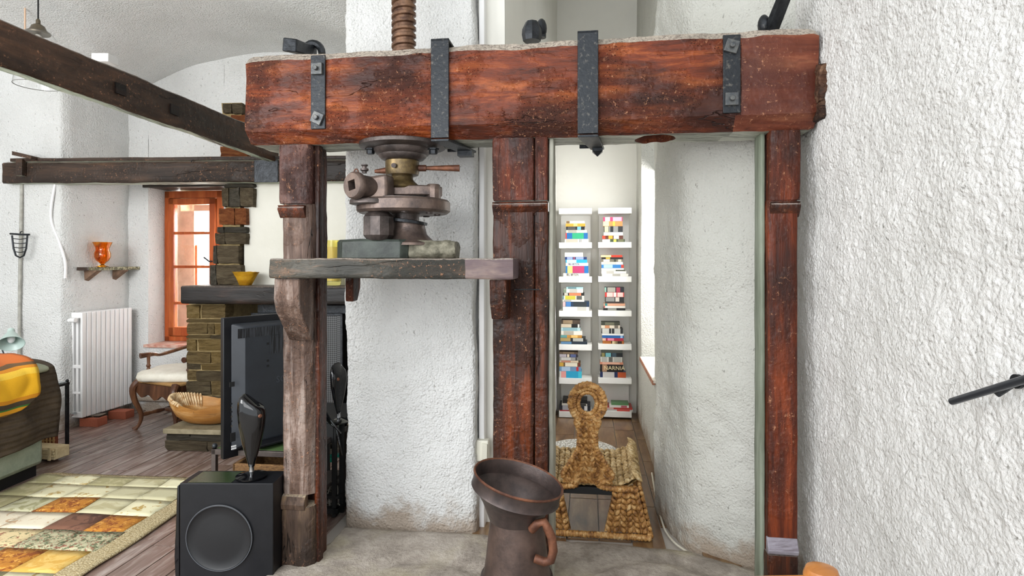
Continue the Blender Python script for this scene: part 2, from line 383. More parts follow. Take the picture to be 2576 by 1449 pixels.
build(wr, 'wall_corridor_right', MT['stucco_fine'], kind='structure')
pr = MB(); prismwall(pr, [(.828, 3.46), (.838, 3.15), (.875, 2.96), (1.16, 2.735), (1.6, 2.6), (1.7, 3.4), (1.0, 3.62)], -.02, 4.3, .07, .022, 3, 11, .05, None, (.8, 1.3, 2.6, 3.5, .009), .0028, 60)
build(pr, 'wall_pier_right', MT['stucco_fine'], kind='structure', label='white stucco pier behind the right post')
def rwx(y): return .948+.126*y
rw = MB(); prismwall(rw, [(rwx(2.70), 2.74), (rwx(1.1), 1.1), (rwx(-.4), -.4), (rwx(-.4)+.35, -.4), (rwx(2.7)+.35, 2.74)], -.02, 4.2, .3, .014, 4, 12, 0, None, (.9, 1.35, 1.1, 2.75, .0062), .0040, 62)
build(rw, 'wall_right', MT['stucco_rough'], kind='structure')
# corridor window sill
sl = MB().box(BF, (bpt(wx(5.1), 5.1)[0]-.02, 4.1, .6), (bpt(wx(5.1), 5.1)[0]+.42, 5.09, .625))
build(sl, 'trim_2', M_('pale_sill_stone', '#e8e0d4', rough=.6), kind='structure', bev=.003)
sl = MB().box(BF, (bpt(wx(5.1), 5.1)[0]-.024, 4.1, .59), (bpt(wx(5.1), 5.1)[0]-.004, 5.09, .622))
build(sl, 'trim_3', M_('terracotta_edge', '#8e5a43', '#a87257', 20, .7), kind='structure', bev=.002)
# corridor window frame
w2 = root('window_2', BF.pt(bpt(wx(4.6), 4.6)[0]+.36, 4.6, .62), 'tall white window in the passage wall', None, kind='structure')
a0 = bpt(wx(4.6), 4.6)[0]+.34; b0, b1 = bpt(wx(4.1)+.4, 4.12)[1], bpt(wx(5.1)+.4, 5.02)[1]
fm = MB()
for lo, hi in (((a0, b0, .62), (a0+.05, b0+.07, 2.95)), ((a0, b1-.07, .62), (a0+.05, b1, 2.95)), ((a0, b0, .62), (a0+.05, b1, .7)), ((a0, b0, 2.87), (a0+.05, b1, 2.95)), ((a0, (b0+b1)/2-.04, .62), (a0+.05, (b0+b1)/2+.04, 2.95))): fm.box(BF, lo, hi)
build(fm, 'window_frame', MT['white'], w2, bev=.004)
for i in range(2):
    pn = MB().box(BF, (a0+.02, b0+.05+i*(b1-b0)/2, .68), (a0+.026, b0+(i+1)*(b1-b0)/2-.02, 2.9)); build(pn, 'pane', MT['glass'], w2)
# ---- living room walls
wl = MB(); prismwall(wl, [(-4.75, 5.1), (-3.80, 5.02), (-3.765, 5.1), (-3.62, 6.2), (-4.75, 6.3)], -.02, 3.6, .07, .02, 3, 21, .03)
build(wl, 'wall_left', stw, kind='structure')
wl2 = MB(); prismwall(wl2, [(-4.75, 5.15), (-4.40, 5.1), (-4.95, .8), (-5.2, .8)], -.02, 3.4, .2, .01, 3, 22)
build(wl2, 'wall_left_near', stw, kind='structure')
OX0, OX1, OZ0, OZ1 = -3.475, -2.70, .63, 2.135    # window opening at the wall's inner face
bo0, bo1 = bpt(OX0, 5.72)[0], bpt(OX1, 5.64)[0]; bw = bpt(OX0, 5.70)[1]
wf = MB()
def bw_box(a0, a1, z0, z1, seed):
    c = [BF.pt(a0, bw, 0), BF.pt(a1, bw, 0), BF.pt(a1, bw+.42, 0), BF.pt(a0, bw+.42, 0)]
    prismwall(wf, [(p.x, p.y) for p in c], z0, z1, .12, .008, 3, seed)
aL = bpt(-3.75, 5.7)[0]; aR = bpt(-.5, 5.3)[0]
bw_box(aL, bo0, -.02, 3.6, 31); bw_box(bo1, aR, -.02, 3.6, 31); bw_box(bo0, bo1, -.02, OZ0-.02, 31); bw_box(bo0, bo1, OZ1+.03, 3.6, 31)
build(wf, 'wall_back', stw, kind='structure')
# lintel and sill of the window
lt = MB().box(BF, (bo0-.05, bw-.015, OZ1-.01), (bo1+.1, bw+.40, OZ1+.035)); build(lt, 'trim_4', wood('dark_lintel_wood', ('#26211d', '#453c34', '#5e5246'), 'x', 6), kind='structure', bev=.004)
ls = MB().box(BF, (bo0-.03, bw-.03, OZ0-.03), (bo1+.1, bw+.42, OZ0)); build(ls, 'trim_5', M_('red_tile_sill', '#b5705a', '#dcc3b4', 8, .5), kind='structure', bev=.004)
lb = MB().cyl(BF.pt(bo0-.2, bw-.02, .11), BF.pt(bo1+.6, bw-.02, .11), .022)
build(lb, 'baseboard_back', stw, kind='structure')
# window_1
win = root('window_1', BF.pt(bo0+.02, bw+.22, OZ0), 'tall narrow casement window with orange wood frame', None, kind='structure')
orange = wood('orange_window_wood', ('#8d3f1a', '#b0572a', '#c87540'), 'z', 7, .35, .15, None, None, 0, .2)
wb0, wb1 = bw+.22, bw+.275; A0, A1 = bo0+.0, bo0+.555
fr = MB()
for lo, hi in (((A0, wb0, OZ0), (A0+.055, wb1, OZ1-.02)), ((A0, wb0, OZ1-.09), (A1+.1, wb1, OZ1-.02)), ((A0, wb0, OZ0), (A1+.1, wb1, OZ0+.05)), ((A1, wb0, OZ0), (A1+.1, wb1, OZ1-.02))): fr.box(BF, lo, hi)
build(fr, 'window_frame', orange, win, bev=.005)
sash = MB(); s0, s1 = A0+.057, A1-.004; sb0, sb1 = wb0-.02, wb1-.012; zt, zb = OZ1-.095, OZ0+.055
for lo, hi in (((s0, sb0, zb), (s0+.055, sb1, zt)), ((s1-.06, sb0, zb), (s1, sb1, zt)), ((s0, sb0, zb), (s1, sb1, zb+.085)), ((s0, sb0, zt-.06), (s1, sb1, zt))): sash.box(BF, lo, hi)
sa = build(sash, 'sash', orange, win, bev=.004)
zz = [zb+.085, *[H-(py-HY)*5.92/F_ for py in (762, 671, 587)], zt-.06]
for z in zz[1:4]: build(MB().box(BF, (s0+.05, sb0+.004, z-.013), (s1-.055, sb1-.004, z+.013)), 'glazing_bar', orange, sa, bev=.003)
for i in range(4): build(MB().box(BF, (s0+.05, sb0+.02, zz[i]), (s1-.055, sb0+.025, zz[i+1])), 'pane', MT['glass'], sa)
hd = MB().cyl(BF.pt(s1-.03, sb0, 1.42), BF.pt(s1-.03, sb0-.045, 1.42), .009); hd.cyl(BF.pt(s1-.03, sb0-.045, 1.42), BF.pt(s1-.08, sb0-.05, 1.46), .008)
build(hd, 'handle', MT['iron'], win)
# outer reveal and shutter seen through the panes
ob = MB().box(BF, (bo0-.05, bw+.43, OZ0-.1), (bo0+.17, bw+.6, OZ1)); ob.box(BF, (bo0+.02, bw+.43, OZ1-.2), (bo1+.1, bw+.6, OZ1+.1))
build(ob, 'outer_reveal', M_('beige_outer_plaster', '#a99c88', '#c0b49f', 9, .8), win)
build(MB().box(BF, (bo0+.17, bw+.45, OZ0-.1), (bo0+.19, bw+.5, OZ1-.55)), 'shutter_edge', orange, win)
# ceilings
def groin(mb, c, ha, hb, spring, rise, n=48):
    g = FR(c[0], c[1], TH); vs = []; fs = []
    for i in range(n+1):
        for j in range(n+1):
            x = -1+2*i/n; y = -1+2*j/n
            z = spring+rise*max(math.sqrt(max(0, 1-x*x)), math.sqrt(max(0, 1-y*y)))+.015*noise.noise(Vector((x*5, y*5, 1)))
            vs.append(g.pt(x*ha, y*hb, z))
    for i in range(n):
        for j in range(n): fs.append((i*(n+1)+j, (i+1)*(n+1)+j, (i+1)*(n+1)+j+1, i*(n+1)+j+1))
    return mb.add(vs, fs)
cl = groin(MB(), (-2.52, 3.35), 1.85, 2.5, 2.42, 1.02)
c_ = build(cl, 'ceiling', stw, kind='structure', smooth=60)
x = c_.modifiers.new('thick', 'SOLIDIFY'); x.thickness = .15; x.offset = 0
build(MB().box(None, (-.6, 3.0, 4.25), (2.2, 6.0, 4.4)), 'ceiling_corridor', MT['plaster'], kind='structure')
build(MB().box(None, (-.74, .9, 3.92), (1.6, 2.98, 4.05)), 'ceiling_press', MT['plaster'], kind='structure')  # unseen ceiling, added to keep overhead sky light off the pillar top
# conduit, pipes and wiring on the walls
def wallcable(name, pts, r, mat, label, cat='cable'): return build(MB().tube(pts, r, 8), name, mat, label=label, cat=cat)
def smoothpts(pts, k=6):
    out = []; P_ = [Vector(p) for p in pts]; n = len(P_)
    for i in range(n-1):
        p0, p1, p2, p3 = P_[max(i-1, 0)], P_[i], P_[i+1], P_[min(i+2, n-1)]
        for j in range(k):
            t = j/k; out.append(.5*((2*p1)+(p2-p0)*t+(2*p0-5*p1+4*p2-p3)*t*t+(3*p1-p0-3*p2+p3)*t**3))
    out.append(P_[-1]); return out
wallcable('wall_pipe', [W(55, 455, 5.03), W(50, 700, 5.03), W(46, 1120, 5.03)], .012, M_('grey_pipe_paint', '#b9b7ae', '#8e8b82', 10, .6), 'thin grey vertical pipe on the white wall behind the desk lamp', 'pipe')
wallcable('conduit', smoothpts([W(140, 455, 5.02), W(128, 545, 5.02), W(150, 610, 5.02), W(164, 660, 5.02), W(164, 700, 5.02)]), .011, MT['white'], 'white curved cable conduit running down the left wall to the stone shelf', 'cable')
# =====================================================================
# THE WINE PRESS
# =====================================================================
PF = FR(-1.224, 2.73, 8.0)
q = PF.pt
BZ0, BZ1, BL, BD = 1.965, 2.372, 2.475, .27
hole_a = PF.a(1648, .16)
press = root('press_beam', q(BL/2, BD/2, BZ0), 'massive red-brown varnished timber beam with iron straps spanning the three posts', 'beam')
bm_ = MB(); timber(bm_, q, 'a', (0, 0, BZ0), (BL, BD, BZ1), (.055, .02, .03, .035), .007, 110, 9, 2, 5, lambda c: 1 if c.x > q(PF.a(1860), 0, 0).x else 0)
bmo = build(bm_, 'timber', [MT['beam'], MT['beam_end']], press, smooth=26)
cut = MB().lathe(q(hole_a, .165, BZ0-.05), [(.088, 0), (.088, .6)], 40)
cme = mesh_of(cut, 'cut', MT['beam']); co = bpy.data.objects.new('cut', cme); COL.objects.link(co)
md = bmo.modifiers.new('b', 'BOOLEAN'); md.operation = 'DIFFERENCE'; md.object = co; md.solver = 'EXACT'
dg = bpy.context.evaluated_depsgraph_get(); nm = bpy.data.meshes.new_from_object(bmo.evaluated_get(dg)); bmo.modifiers.clear(); bmo.data = nm
bpy.data.objects.remove(co)
def nut(px, py, rot=0, wd=.052, par=press, r=.011):
    a = PF.a(px, -.015); z = PF.z(py, a, -.015); m = MB(); h = wd/2; pts = []
    for (x, y) in ((-h, -h), (h, -h), (h, h), (-h, h)):
        pts.append(q(a+x*math.cos(rot)-y*math.sin(rot), -.022, z+x*math.sin(rot)+y*math.cos(rot)))
    m.prism(pts, q(0, .013, 0)-q(0, 0, 0)); m.cyl(q(a, -.038, z), q(a, -.02, z), r, r, 8); return m
def strap(px0, px1, py0, py1, nuts):
    a0, a1 = PF.a(px0), PF.a(px1); z1, z0 = PF.z(py0, a0), PF.z(py1, a0)
    s = build(MB().box(PF, (a0, -.009, z0), (a1, .0, z1)), 'iron_strap', MT['iron_worn'], press, bev=.002)
    for px, py, rt in nuts: build(nut(px, py, rt), 'square_nut', MT['nut'], s, bev=.002)
strap(784, 820, 141, 326, [(797, 173, 0), (798, 297, R(-25))])
strap(1818, 1862, 90, 286, [(1841, 116, R(-18)), (1841, 249, 0)])
def wrap(px0, px1, px2, px3, end):
    a0, a1 = PF.a(px0, -.01), PF.a(px1, -.01); c0, c1 = a0+(px2-px0)*.0, a1
    t = .011; s = MB(); e = .008
    s.box(PF, (a0, -t-e, BZ0-.004), (a1, -e, BZ1+.012+e)); s.box(PF, (a0, -t-e, BZ1+e), (a1, BD+t, BZ1+t+e)); s.box(PF, (a0, BD+.004, BZ0-t), (a1, BD+t+.004, BZ1+t))
    # the tongue under the beam, slanting to its bolt
    b0, b1 = PF.a(px2, BD), PF.a(px3, BD)
    s.hexa([q(a0, -e-t, BZ0-e-t), q(a1, -e-t, BZ0-e-t), q(b1, BD+.01, BZ0-e-t), q(b0, BD+.01, BZ0-e-t), q(a0, -e-t, BZ0-e), q(a1, -e-t, BZ0-e), q(b1, BD+.01, BZ0-e), q(b0, BD+.01, BZ0-e)])
    so = build(s, 'iron_strap', MT['iron_worn'], press, bev=.002)
    n = MB(); cx = (b0+b1)/2
    if end: n.lathe(q(cx, BD-.02, BZ0-.055), [(.002, 0), (.033, .022), (.033, .045)], 4, rotz=R(37))
    else: n.box(PF, (cx-.04, BD-.055, BZ0-.042), (cx+.03, BD, BZ0-.018))
    build(n, 'square_nut', MT['iron'], so)
wrap(1085, 1130, 1158, 1197, 0); wrap(1453, 1505, 1486, 1520, 1)
# ironwork standing on top of the beam
def pxprism(mb, pts, Y, depth, fr=PF, m=0):
    return mb.prism([W(x, y, Y) for x, y in pts], fr.pt(0, depth, 0)-fr.pt(0, 0, 0), m)
w1 = root('iron_wedge', W(745, 128, 2.85), 'black square iron bar with forged eye on the beam left of the big screw', 'ironwork', 'iron pins on top of the press beam')
m = MB(); c0 = W(728, 112, 2.72); c1 = W(785, 128, 2.92)
m.hexa([c0+Vector(d) for d in ((-.035, 0, -.03), (.03, 0, -.034), (.034, 0, .026), (-.03, 0, .034))]+[c1+Vector(d) for d in ((-.022, 0, -.03), (.026, 0, -.03), (.026, 0, .02), (-.022, 0, .02))])
build(m, 'square_bar', MT['iron'], w1, bev=.006)
m = MB().tube([W(788+22*math.cos(t), 135-26*math.sin(t), 2.9) for t in [i*math.pi/10 for i in range(0, 11)]], .018, 8); build(m, 'forged_eye', MT['iron'], w1)
w2_ = root('iron_wedge', W(1345, 90, 2.72), 'black forged iron knob standing on the beam above the centre post', 'ironwork', 'iron pins on top of the press beam')
m = MB().lathe(W(1338, 104, 2.72), [(.040, 0), (.046, .03), (.044, .055), (.028, .088), (.010, .094)], 8); build(m, 'knob', MT['iron'], w2_)
m = MB().ell(W(1362, 72, 2.78), (.026, .035, .045), 12, 8); m.cyl(W(1362, 95, 2.78), W(1362, 72, 2.78), .022); build(m, 'bolt_head', MT['iron_worn'], w2_)
w3 = root('iron_wedge', W(1950, 72, 2.52), 'leaning black iron handle at the beam end beside the right wall', 'ironwork', 'iron pins on top of the press beam')
m = MB().cyl(W(1940, 75, 2.55), W(1982, -30, 2.4), .032, .028, 8); build(m, 'square_bar', MT['iron'], w3)
m = MB().ell(W(1921, 62, 2.55), (.024, .03, .042), 12, 8); build(m, 'bolt_head', MT['iron_worn'], w3)
# broken masonry at the beam's end in the wall
m = MB()
for (y0, y1, dx, sd_) in ((165, 225, .030, 1), (222, 262, .046, 2), (258, 302, .040, 3)):
    timber(m, lambda a, b, z: Vector((a, b, z)), 'z', (1.215, 2.345, H-(y1-HY)*2.38/F_), (1.235+dx, 2.52, H-(y0-HY)*2.38/F_), .008, .010, 10, 5, sd_, 18)
m.noise(.008, 30, 3, .004, 80); build(m, 'broken_timber', wood('splintered_dark_wood', ('#1c120e', '#4e3324', '#8b6b52'), 'x', 9, .7, 1, None, None, 1, 1.2), label='splintered timber stub and rubble where the big beam enters the right wall', cat='rubble')
# --- posts
def post(name, label, a0, a1, b0, b1, z0, z1, mat, ch=.012, amp=.004, seed=1, warp=0, m=4):
    return build(timber(MB(), q, 'z', (a0, b0, z0), (a1, b1, z1), ch, amp, 46, m, seed, 6, None, warp), name, mat, label=label, smooth=50)
# left post
b0 = .045
A = lambda px, b=b0: PF.a(px, b)
Z = lambda py, px=1300, b=b0: PF.z(py, PF.a(px, b), b)
lp = root('press_post', q(A(745), b0+.08, 0), 'weathered left post of the press, worn grey-brown at its foot', 'post')
ft = lambda *a, **k: timber(MB(), q, 'z', *a, **k)
aL0, aL1 = A(701), A(779)
zc1, zc0 = Z(512, 740), Z(548, 740); zb = Z(1248, 740)
build(ft((aL0, b0, zc1), (aL1, b0+.085, BZ0), (.006, .02, .006, .006), .003, 20, 4, 1), 'upper_shaft', MT['post_up'], lp, smooth=50)
def capital(a0, a1, zt, zb_, d, mat, par, over=.001, b=b0, back=.02):
    pr_ = [(-.012, zt), (-d*.4, zt-.006), (-d, zt-(zt-zb_)*.22), (-d, zt-(zt-zb_)*.35), (.012, zb_), (back, zb_), (back, zt)]
    return build(MB().prism([q(a0-over, b+y, z) for y, z in pr_], q(a1-a0+2*over, 0, 0)-q(0, 0, 0)).noise(.002, 9, 2), 'moulding', mat, par, bev=.003)
capital(aL0, A(766), zc1-.008, zc0, .012, MT['post'], lp)
build(ft((A(711, b0+.012), b0+.012, zb), (A(783), b0+.085, zc1+.001), (.006, .03, .006, .006), .003, 50, 5, 1.7), 'middle_shaft', MT['post_grey'], lp, smooth=50)
build(ft((A(706), b0-.003, -.015), (A(786), b0+.085, Z(1275, 740)), (.012, .03, .01, .01), .005, 16, 5, 3), 'foot_block', MT['post_base'], lp, smooth=50)
m = MB().prism([q(A(708), b0+y, z) for y, z in ((.014, zb+.004), (-.0, zb-.004), (-.014, Z(1268, 740)), (-.008, Z(1282, 740)), (.03, Z(1282, 740)), (.03, zb+.004))], q(A(768)-A(708), 0, 0)-q(0, 0, 0)).noise(.003, 9, 4)
build(m, 'moulding', MT['post_base'], lp, bev=.003)
build(timber(MB(), q, 'z', (A(726, .135), .135, -.015), (A(806, .135), .215, BZ0), (.01, .012, .01, .01), .004, 60, 5, 8, 6), 'rear_shaft', MT['post'], lp, smooth=50)
build(timber(MB(), q, 'z', (A(790, .09), .09, -.015), (A(803, .09), .134, BZ0), .004, .002, 60, 3, 9, 6), 'filler_strip', MT['post'], lp, smooth=50)
def bracket(px0, px1, pytop, pts, par, mat, b=b0-.14, depth=.14, pxs=None):
    """a corbel: profile in b-z extruded across a"""
    a0, a1 = PF.a(px0, b), PF.a(px1, b)
    return build(MB().prism([q(a0, b0+y, z) for y, z in pts], q(a1-a0, 0, 0)-q(0, 0, 0)).noise(.004, 8, 5), 'corbel', mat, par, bev=.006)
PZ1, PZ0 = 1.438, 1.352
bracket(690, 752, 700, [(-.001, PZ0), (-.14, PZ0), (-.15, PZ0-.09), (-.13, PZ0-.145), (-.07, PZ0-.22), (-.02, PZ0-.285), (-.001, PZ0-.29)], lp, MT['post_grey'])
bracket(800, 822, 700, [(.24, PZ0), (.14, PZ0), (.14, PZ0-.12), (.2, PZ0-.12), (.24, PZ0-.06)], lp, MT['post'])
# centre post
A3 = lambda px: PF.a(px, b0)
cp = root('press_post', q(A3(1310), b0+.08, 0), 'thick dark red-brown centre post behind the rusty funnel can', 'post')
zt, zb_ = PF.z(504, A3(1300), b0), PF.z(541, A3(1300), b0)
for (x0, x1, sd) in ((1239, 1343, 4), (1345, 1378, 6)):
    build(timber(MB(), q, 'z', (A3(x0), b0, zt), (A3(x1)-.001, b0+.12, BZ0), .005, .002, 24, 5, sd), 'upper_stave', MT['post_red'], cp, smooth=50)
    build(timber(MB(), q, 'z', (A3(x0), b0+.004, -.01), (A3(x1)-.001, b0+.12, zb_+.02), .005, .003, 60, 5, sd+1), 'lower_stave', MT['post'], cp, smooth=50)
capital(A3(1240), A3(1377), zt-.006, zb_, .014, MT['post'], cp, .002, b0+.002)
build(timber(MB(), q, 'z', (A3(1378)+.001, b0+.03, -.01), (A3(1390), b0+.2, BZ0), .004, .003, 60, 4, 12), 'pale_side_board', M_('pale_side_wood', '#b5b4a6', '#7f7c6f', 14, .8, 0, .5, 30, (1, 1, .15)), cp, label='pale side board', smooth=50)  # paler board along the post's right side
bracket(1232, 1273, 700, [(-.001, PZ0), (-.14, PZ0), (-.14, PZ0-.1), (-.1, PZ0-.17), (-.001, PZ0-.175)], cp, MT['post'])
build(MB().tube([q(A3(1300), -.005, H-72*2.6/F_), q(A3(1360), -.005, H-72*2.58/F_)], .003, 6).cyl(q(A3(1300), -.005, H-.125), q(A3(1300), .05, H-.125), .003), 'wire_hook', MT['iron'], cp)
# right post
rp = root('press_post', q(A3(1972), b0+.06, 0), 'slim red-brown right post of the press against the rough wall', 'post')
zt, zb_ = PF.z(503, A3(1970), b0), PF.z(546, A3(1970), b0)
build(timber(MB(), q, 'z', (A3(1938), b0, zt), (A3(2014), b0+.1, BZ0), .004, .002, 24, 5, 14), 'upper_shaft', MT['post_red'], rp, smooth=50)
build(timber(MB(), q, 'z', (A3(1934), b0+.006, .0), (A3(2008), b0+.1, zt), .004, .002, 60, 5, 15), 'lower_shaft', MT['post_red'], rp, smooth=50)
capital(A3(1938), A3(2013), zt-.006, zb_, .016, MT['post'], rp, .0, b0+.004)
zr = PF.z(1355, A3(1970), b0)
build(timber(MB(), q, 'z', (A3(1930), b0-.01, 0), (A3(2007), b0+.06, PF.z(1396, A3(1970), b0)), .006, .003, 10, 4, 16), 'foot_block', MT['post'], rp, smooth=50)
build(MB().prism([q(A3(1930), b0+y, z) for y, z in ((.02, zr), (.004, zr), (-.02, zr-.045), (-.012, zr-.062), (.02, zr-.062))], q(A3(2007)-A3(1930), 0, 0)-q(0, 0, 0)), 'moulding', wood('scraped_greyish_wood', ('#4d3f44', '#8d8790', '#b5b2bc'), 'x', 9, .4, .5), rp, bev=.003)
build(timber(MB(), q, 'z', (A3(1922), b0+.05, 0), (A3(1934)-.001, b0+.15, BZ0), .003, .002, 60, 3, 18), 'pale_side_board', M_('pale_green_side_wood', '#8d9484', '#59604f', 14, .7, 0, .5, 30, (1, 1, .12)), rp, label='pale green side board', smooth=50)
# plank carrying the machine
ps = root('press_plank', q(PF.a(985, -.1), 0, PZ0), 'thick grey-green plank held on corbels across the left and centre posts', 'plank')
pa0, pa1 = PF.a(677, b0-.175), PF.a(1290, b0-.175); pe = PF.a(1163, b0-.175)
mid0, mid1 = PF.a(815, .3)+.02, A3(1237)-.012
m = MB(); timber(m, q, 'a', (pa0, b0-.175, PZ0), (pa1, b0-.008, PZ1), .007, .004, 70, 5, 22, 6, lambda c: 1 if c.x > q(pe, 0, 0).x else 0)
build(m, 'front_board', [MT['plank'], MT['plank_end']], ps, smooth=50)
m = MB(); timber(m, q, 'a', (mid0, b0-.004, PZ0+.002), (mid1, .32, PZ1-.001), .007, .003, 40, 5, 23)
build(m, 'rear_board', MT['plank'], ps, smooth=50)
# --- the screw and gear
MY = 2.765
mc = root('screw_press_mechanism', W(1015, 645, MY), 'rusty cast iron screw mechanism with bronze collar and square socket standing on the plank', 'machine')
s_ = F_/MY
def zz_(py, Y=MY): return H-(py-HY)*Y/F_
def lat(px, prof, name, mat, par=mc, n=32, dY=0, **k):
    Y = MY+dY; c = W(px, HY, Y); c.z = 0
    return build(MB().lathe(c, [(r*Y/F_, zz_(py, Y)) for r, py in prof], n), name, mat, par, **k)
# helix screw
m = MB(); r0, dr, pitch = .047, .010, .0335; c = W(1016, 0, MY); z0_, z1_ = BZ0+.02, 3.6; nt = 20; turns = (z1_-z0_)/pitch; rings = []
prof = [(0, 0), (.12, 0), (.28, 1), (.32, 1.0), (.62, 1.0), (.66, 1), (.82, 0)]
NT_ = int(turns*nt)
vs = []; fs = []
for i in range(NT_+1):
    t = 2*math.pi*i/nt; zb2 = z0_+pitch*i/nt
    for (x, y) in prof: vs.append((c.x+(r0+dr*y)*math.cos(t), c.y+(r0+dr*y)*math.sin(t), zb2+x*pitch))
K = len(prof)
for i in range(NT_):
    for j in range(K-1): fs.append((i*K+j, (i+1)*K+j, (i+1)*K+j+1, i*K+j+1))
    if i+nt <= NT_: fs.append((i*K+K-1, (i+1)*K+K-1 if i+1 <= NT_ else i*K+K-1, min(i+1+nt, NT_)*K, (i+nt)*K))
m.add(vs, fs); build(m, 'screw_thread', MT['screw'], mc, smooth=50, label='brown steel screw')
m = MB().lathe(W(1016, HY, MY)-Vector((0, 0, H)), [(r0+.001, zz_(360)), (r0+.001, 3.58)], 24); build(m, 'screw_core', MT['screw'], mc)
fl = lat(1013, [(105, 362), (107, 364), (107, 372), (96, 376), (72, 377)], 'flange', MT['rust_dark'], bev=.0)
lat(1013, [(74, 358), (74, 372), (71, 382), (65, 389), (60, 391), (59, 395), (52, 402), (44, 405), (30, 406)][::1], 'bearing_bowl', MT['bronze'] if 0 else MT['rust_dark'])
for px, dY in ((932, -.03), (1090, -.06), (960, .12), (1066, .12)):
    m = MB().lathe(W(px, 388, MY+dY), [(.017, 0), (.019, .004), (.019, .018), (.026, .02), (.026, .026)], 6); build(m, 'bolt', MT['iron'], fl)
lat(1013, [(28, 396), (28, 408)], 'neck', MT['bronze'])
col_ = lat(1012, [(38, 403), (42, 406), (42, 432), (40, 441), (30, 444)], 'collar', MT['bronze'], label='bronze collar')
build(MB().cyl(W(990, 416, MY-.095), W(990, 416, MY-.06), .011), 'plug', MT['rust_dark'], col_)
m = MB().cyl(W(1050, 423, MY), W(1072, 423, MY), .015, .015); m.cyl(W(1068, 423, MY), W(1156, 423, MY), .009, .016); build(m, 'handle_bar', MT['rust_red'], mc, label='rusty tapered handle bar')
m = MB().cyl(W(975, 429, MY), W(943, 431, MY), .016, .008); build(m, 'handle_bar', MT['rust_red'], mc)
lat(1012, [(26, 440), (27, 452), (32, 458), (41, 466), (44, 472), (40, 476)], 'lower_neck', MT['bronze'])
# pivot arm and ratchet wheel
m = MB(); Y = MY
arm = [(968, 478), (968, 470), (1075, 470), (1118, 470), (1118, 500), (1075, 500), (968, 494)]
aa = W(1010, 485, MY); zt_, zb2 = zz_(470), zz_(495)
pts = [Vector((aa.x+x, aa.y+y, zb2)) for x, y in ((-.1, -.06), (.1, -.075), (.17, -.05), (.19, 0), (.17, .05), (.1, .07), (-.1, .06))]
m.prism(pts, (0, 0, zt_-zb2)); build(m, 'pivot_arm', MT['rust'], mc, bev=.006)
lat(1090, [(19, 502), (19, 478), (17, 466), (15, 464)], 'tapered_nut', MT['rust'], n=10, dY=-.03)
wh = lat(1016, [(100, 504), (112, 505), (116, 510), (116, 532), (108, 538), (60, 539)], 'ratchet_wheel', MT['rust'], n=48)
m = MB()
for i in range(8):
    t = i*math.pi/4+.2; c = W(1016, 539, MY)+Vector((.155*math.cos(t), .155*math.sin(t), .002)); m.lathe(c, [(.014, -.002), (.016, -.006), (.016, 0)], 10)
build(m, 'wheel_studs', MT['rust_dark'], wh, kind='stuff')
lat(1016, [(98, 502), (98, 505)], 'wheel_rim', MT['rust_dark'], n=40)
# housing and socket
hY = MY-.12
m = MB(); hc = W(950, 475, hY); m.prism([W(926, 444, hY-.05), W(973, 436, hY-.05), W(974, 516, hY-.05), W(902, 514, hY-.05), W(900, 470, hY-.05)], q(0, .1, 0)-q(0, 0, 0))
hs = build(m, 'worm_housing', MT['rust'], mc, bev=.012)
ax = Vector((-.55, -.80, .0)).normalized(); fc = W(890, 466, hY-.1)
hole_ = MB(); prof_ = [(.030, -.01), (.052, -.012), (.058, -.004), (.060, .006), (.058, .02), (.052, .024), (.050, .03), (.046, .12)]
m = MB(); qd = Vector((0, 0, 1)).rotation_difference(-ax)
m.loft([[fc+qd @ Vector((r*math.cos(2*math.pi*j/32), r*math.sin(2*math.pi*j/32), z)) for j in range(32)] for r, z in prof_[1:]], 0, True, False)
# face ring with a square hole
def sqpt(j, n=32):
    t = 2*math.pi*j/n; c_, s2 = math.cos(t), math.sin(t); k = .030/max(abs(c_)+abs(s2), 1e-6); return Vector((c_*k, s2*k, 0))
m.loft([[fc+qd @ Vector((.052*math.cos(2*math.pi*j/32), .052*math.sin(2*math.pi*j/32), -.012)) for j in range(32)], [fc+qd @ (sqpt(j)+Vector((0, 0, -.012))) for j in range(32)], [fc+qd @ (sqpt(j)+Vector((0, 0, .08))) for j in range(32)]], 0, True, False)
so = build(m, 'socket_boss', MT['rust'], mc, label='round boss with square socket hole', smooth=30)
build(MB().lathe(fc-ax*.082, [(.032, 0), (.032, .004)], 24, -ax), 'socket_bottom', MT['black_matte'], so)
m = MB().lathe(W(917, 436, hY-.03), [(.010, 0), (.010, .008), (.018, .012), (.018, .02), (.009, .022), (.009, .030), (.015, .033), (.014, .038)], 16); build(m, 'oil_cup', MT['rust_dark'], mc)
m = MB().tube([W(896, 437, hY-.06)+Vector((.009*math.cos(t), 0, .014*math.sin(t)+.006)) for t in [i*math.pi/6 for i in range(12)]], .0035, 6, closed=True); build(m, 'eyelet', MT['rust_red'], mc)
lat(935, [(52, 503), (54, 506), (54, 514), (46, 516)], 'housing_foot', MT['rust_dark'], dY=-.12)
lat(951, [(18, 512), (18, 540)], 'shaft', MT['rust_dark'], dY=-.12)
lat(952, [(24, 533), (34, 540), (38, 546), (38, 592), (30, 602), (26, 605)], 'octagonal_bell', MT['rust_dark'], n=10, dY=-.11, smooth=25)
lat(1028, [(40, 560), (41, 572), (46, 590), (60, 604), (78, 612), (80, 618)], 'cast_body', MT['rust'], dY=0)
c = W(1020, 552, MY); m = MB().lathe(c-Vector((0, 0, .02)), [(.07, 0), (.1, .004), (.1, .016), (.06, .02)], 32, (.12, 0, 1)); build(m, 'tilted_disc', MT['iron'], mc)
lat(1020, [(34, 530), (34, 575)], 'spindle', MT['rust_dark'])
m = MB(); Y0 = MY-.15
bx0, bx1 = W(843, 0, MY-.05).x, W(1038, 0, MY).x; hz0, hz1 = PZ1+.001, zz_(604)
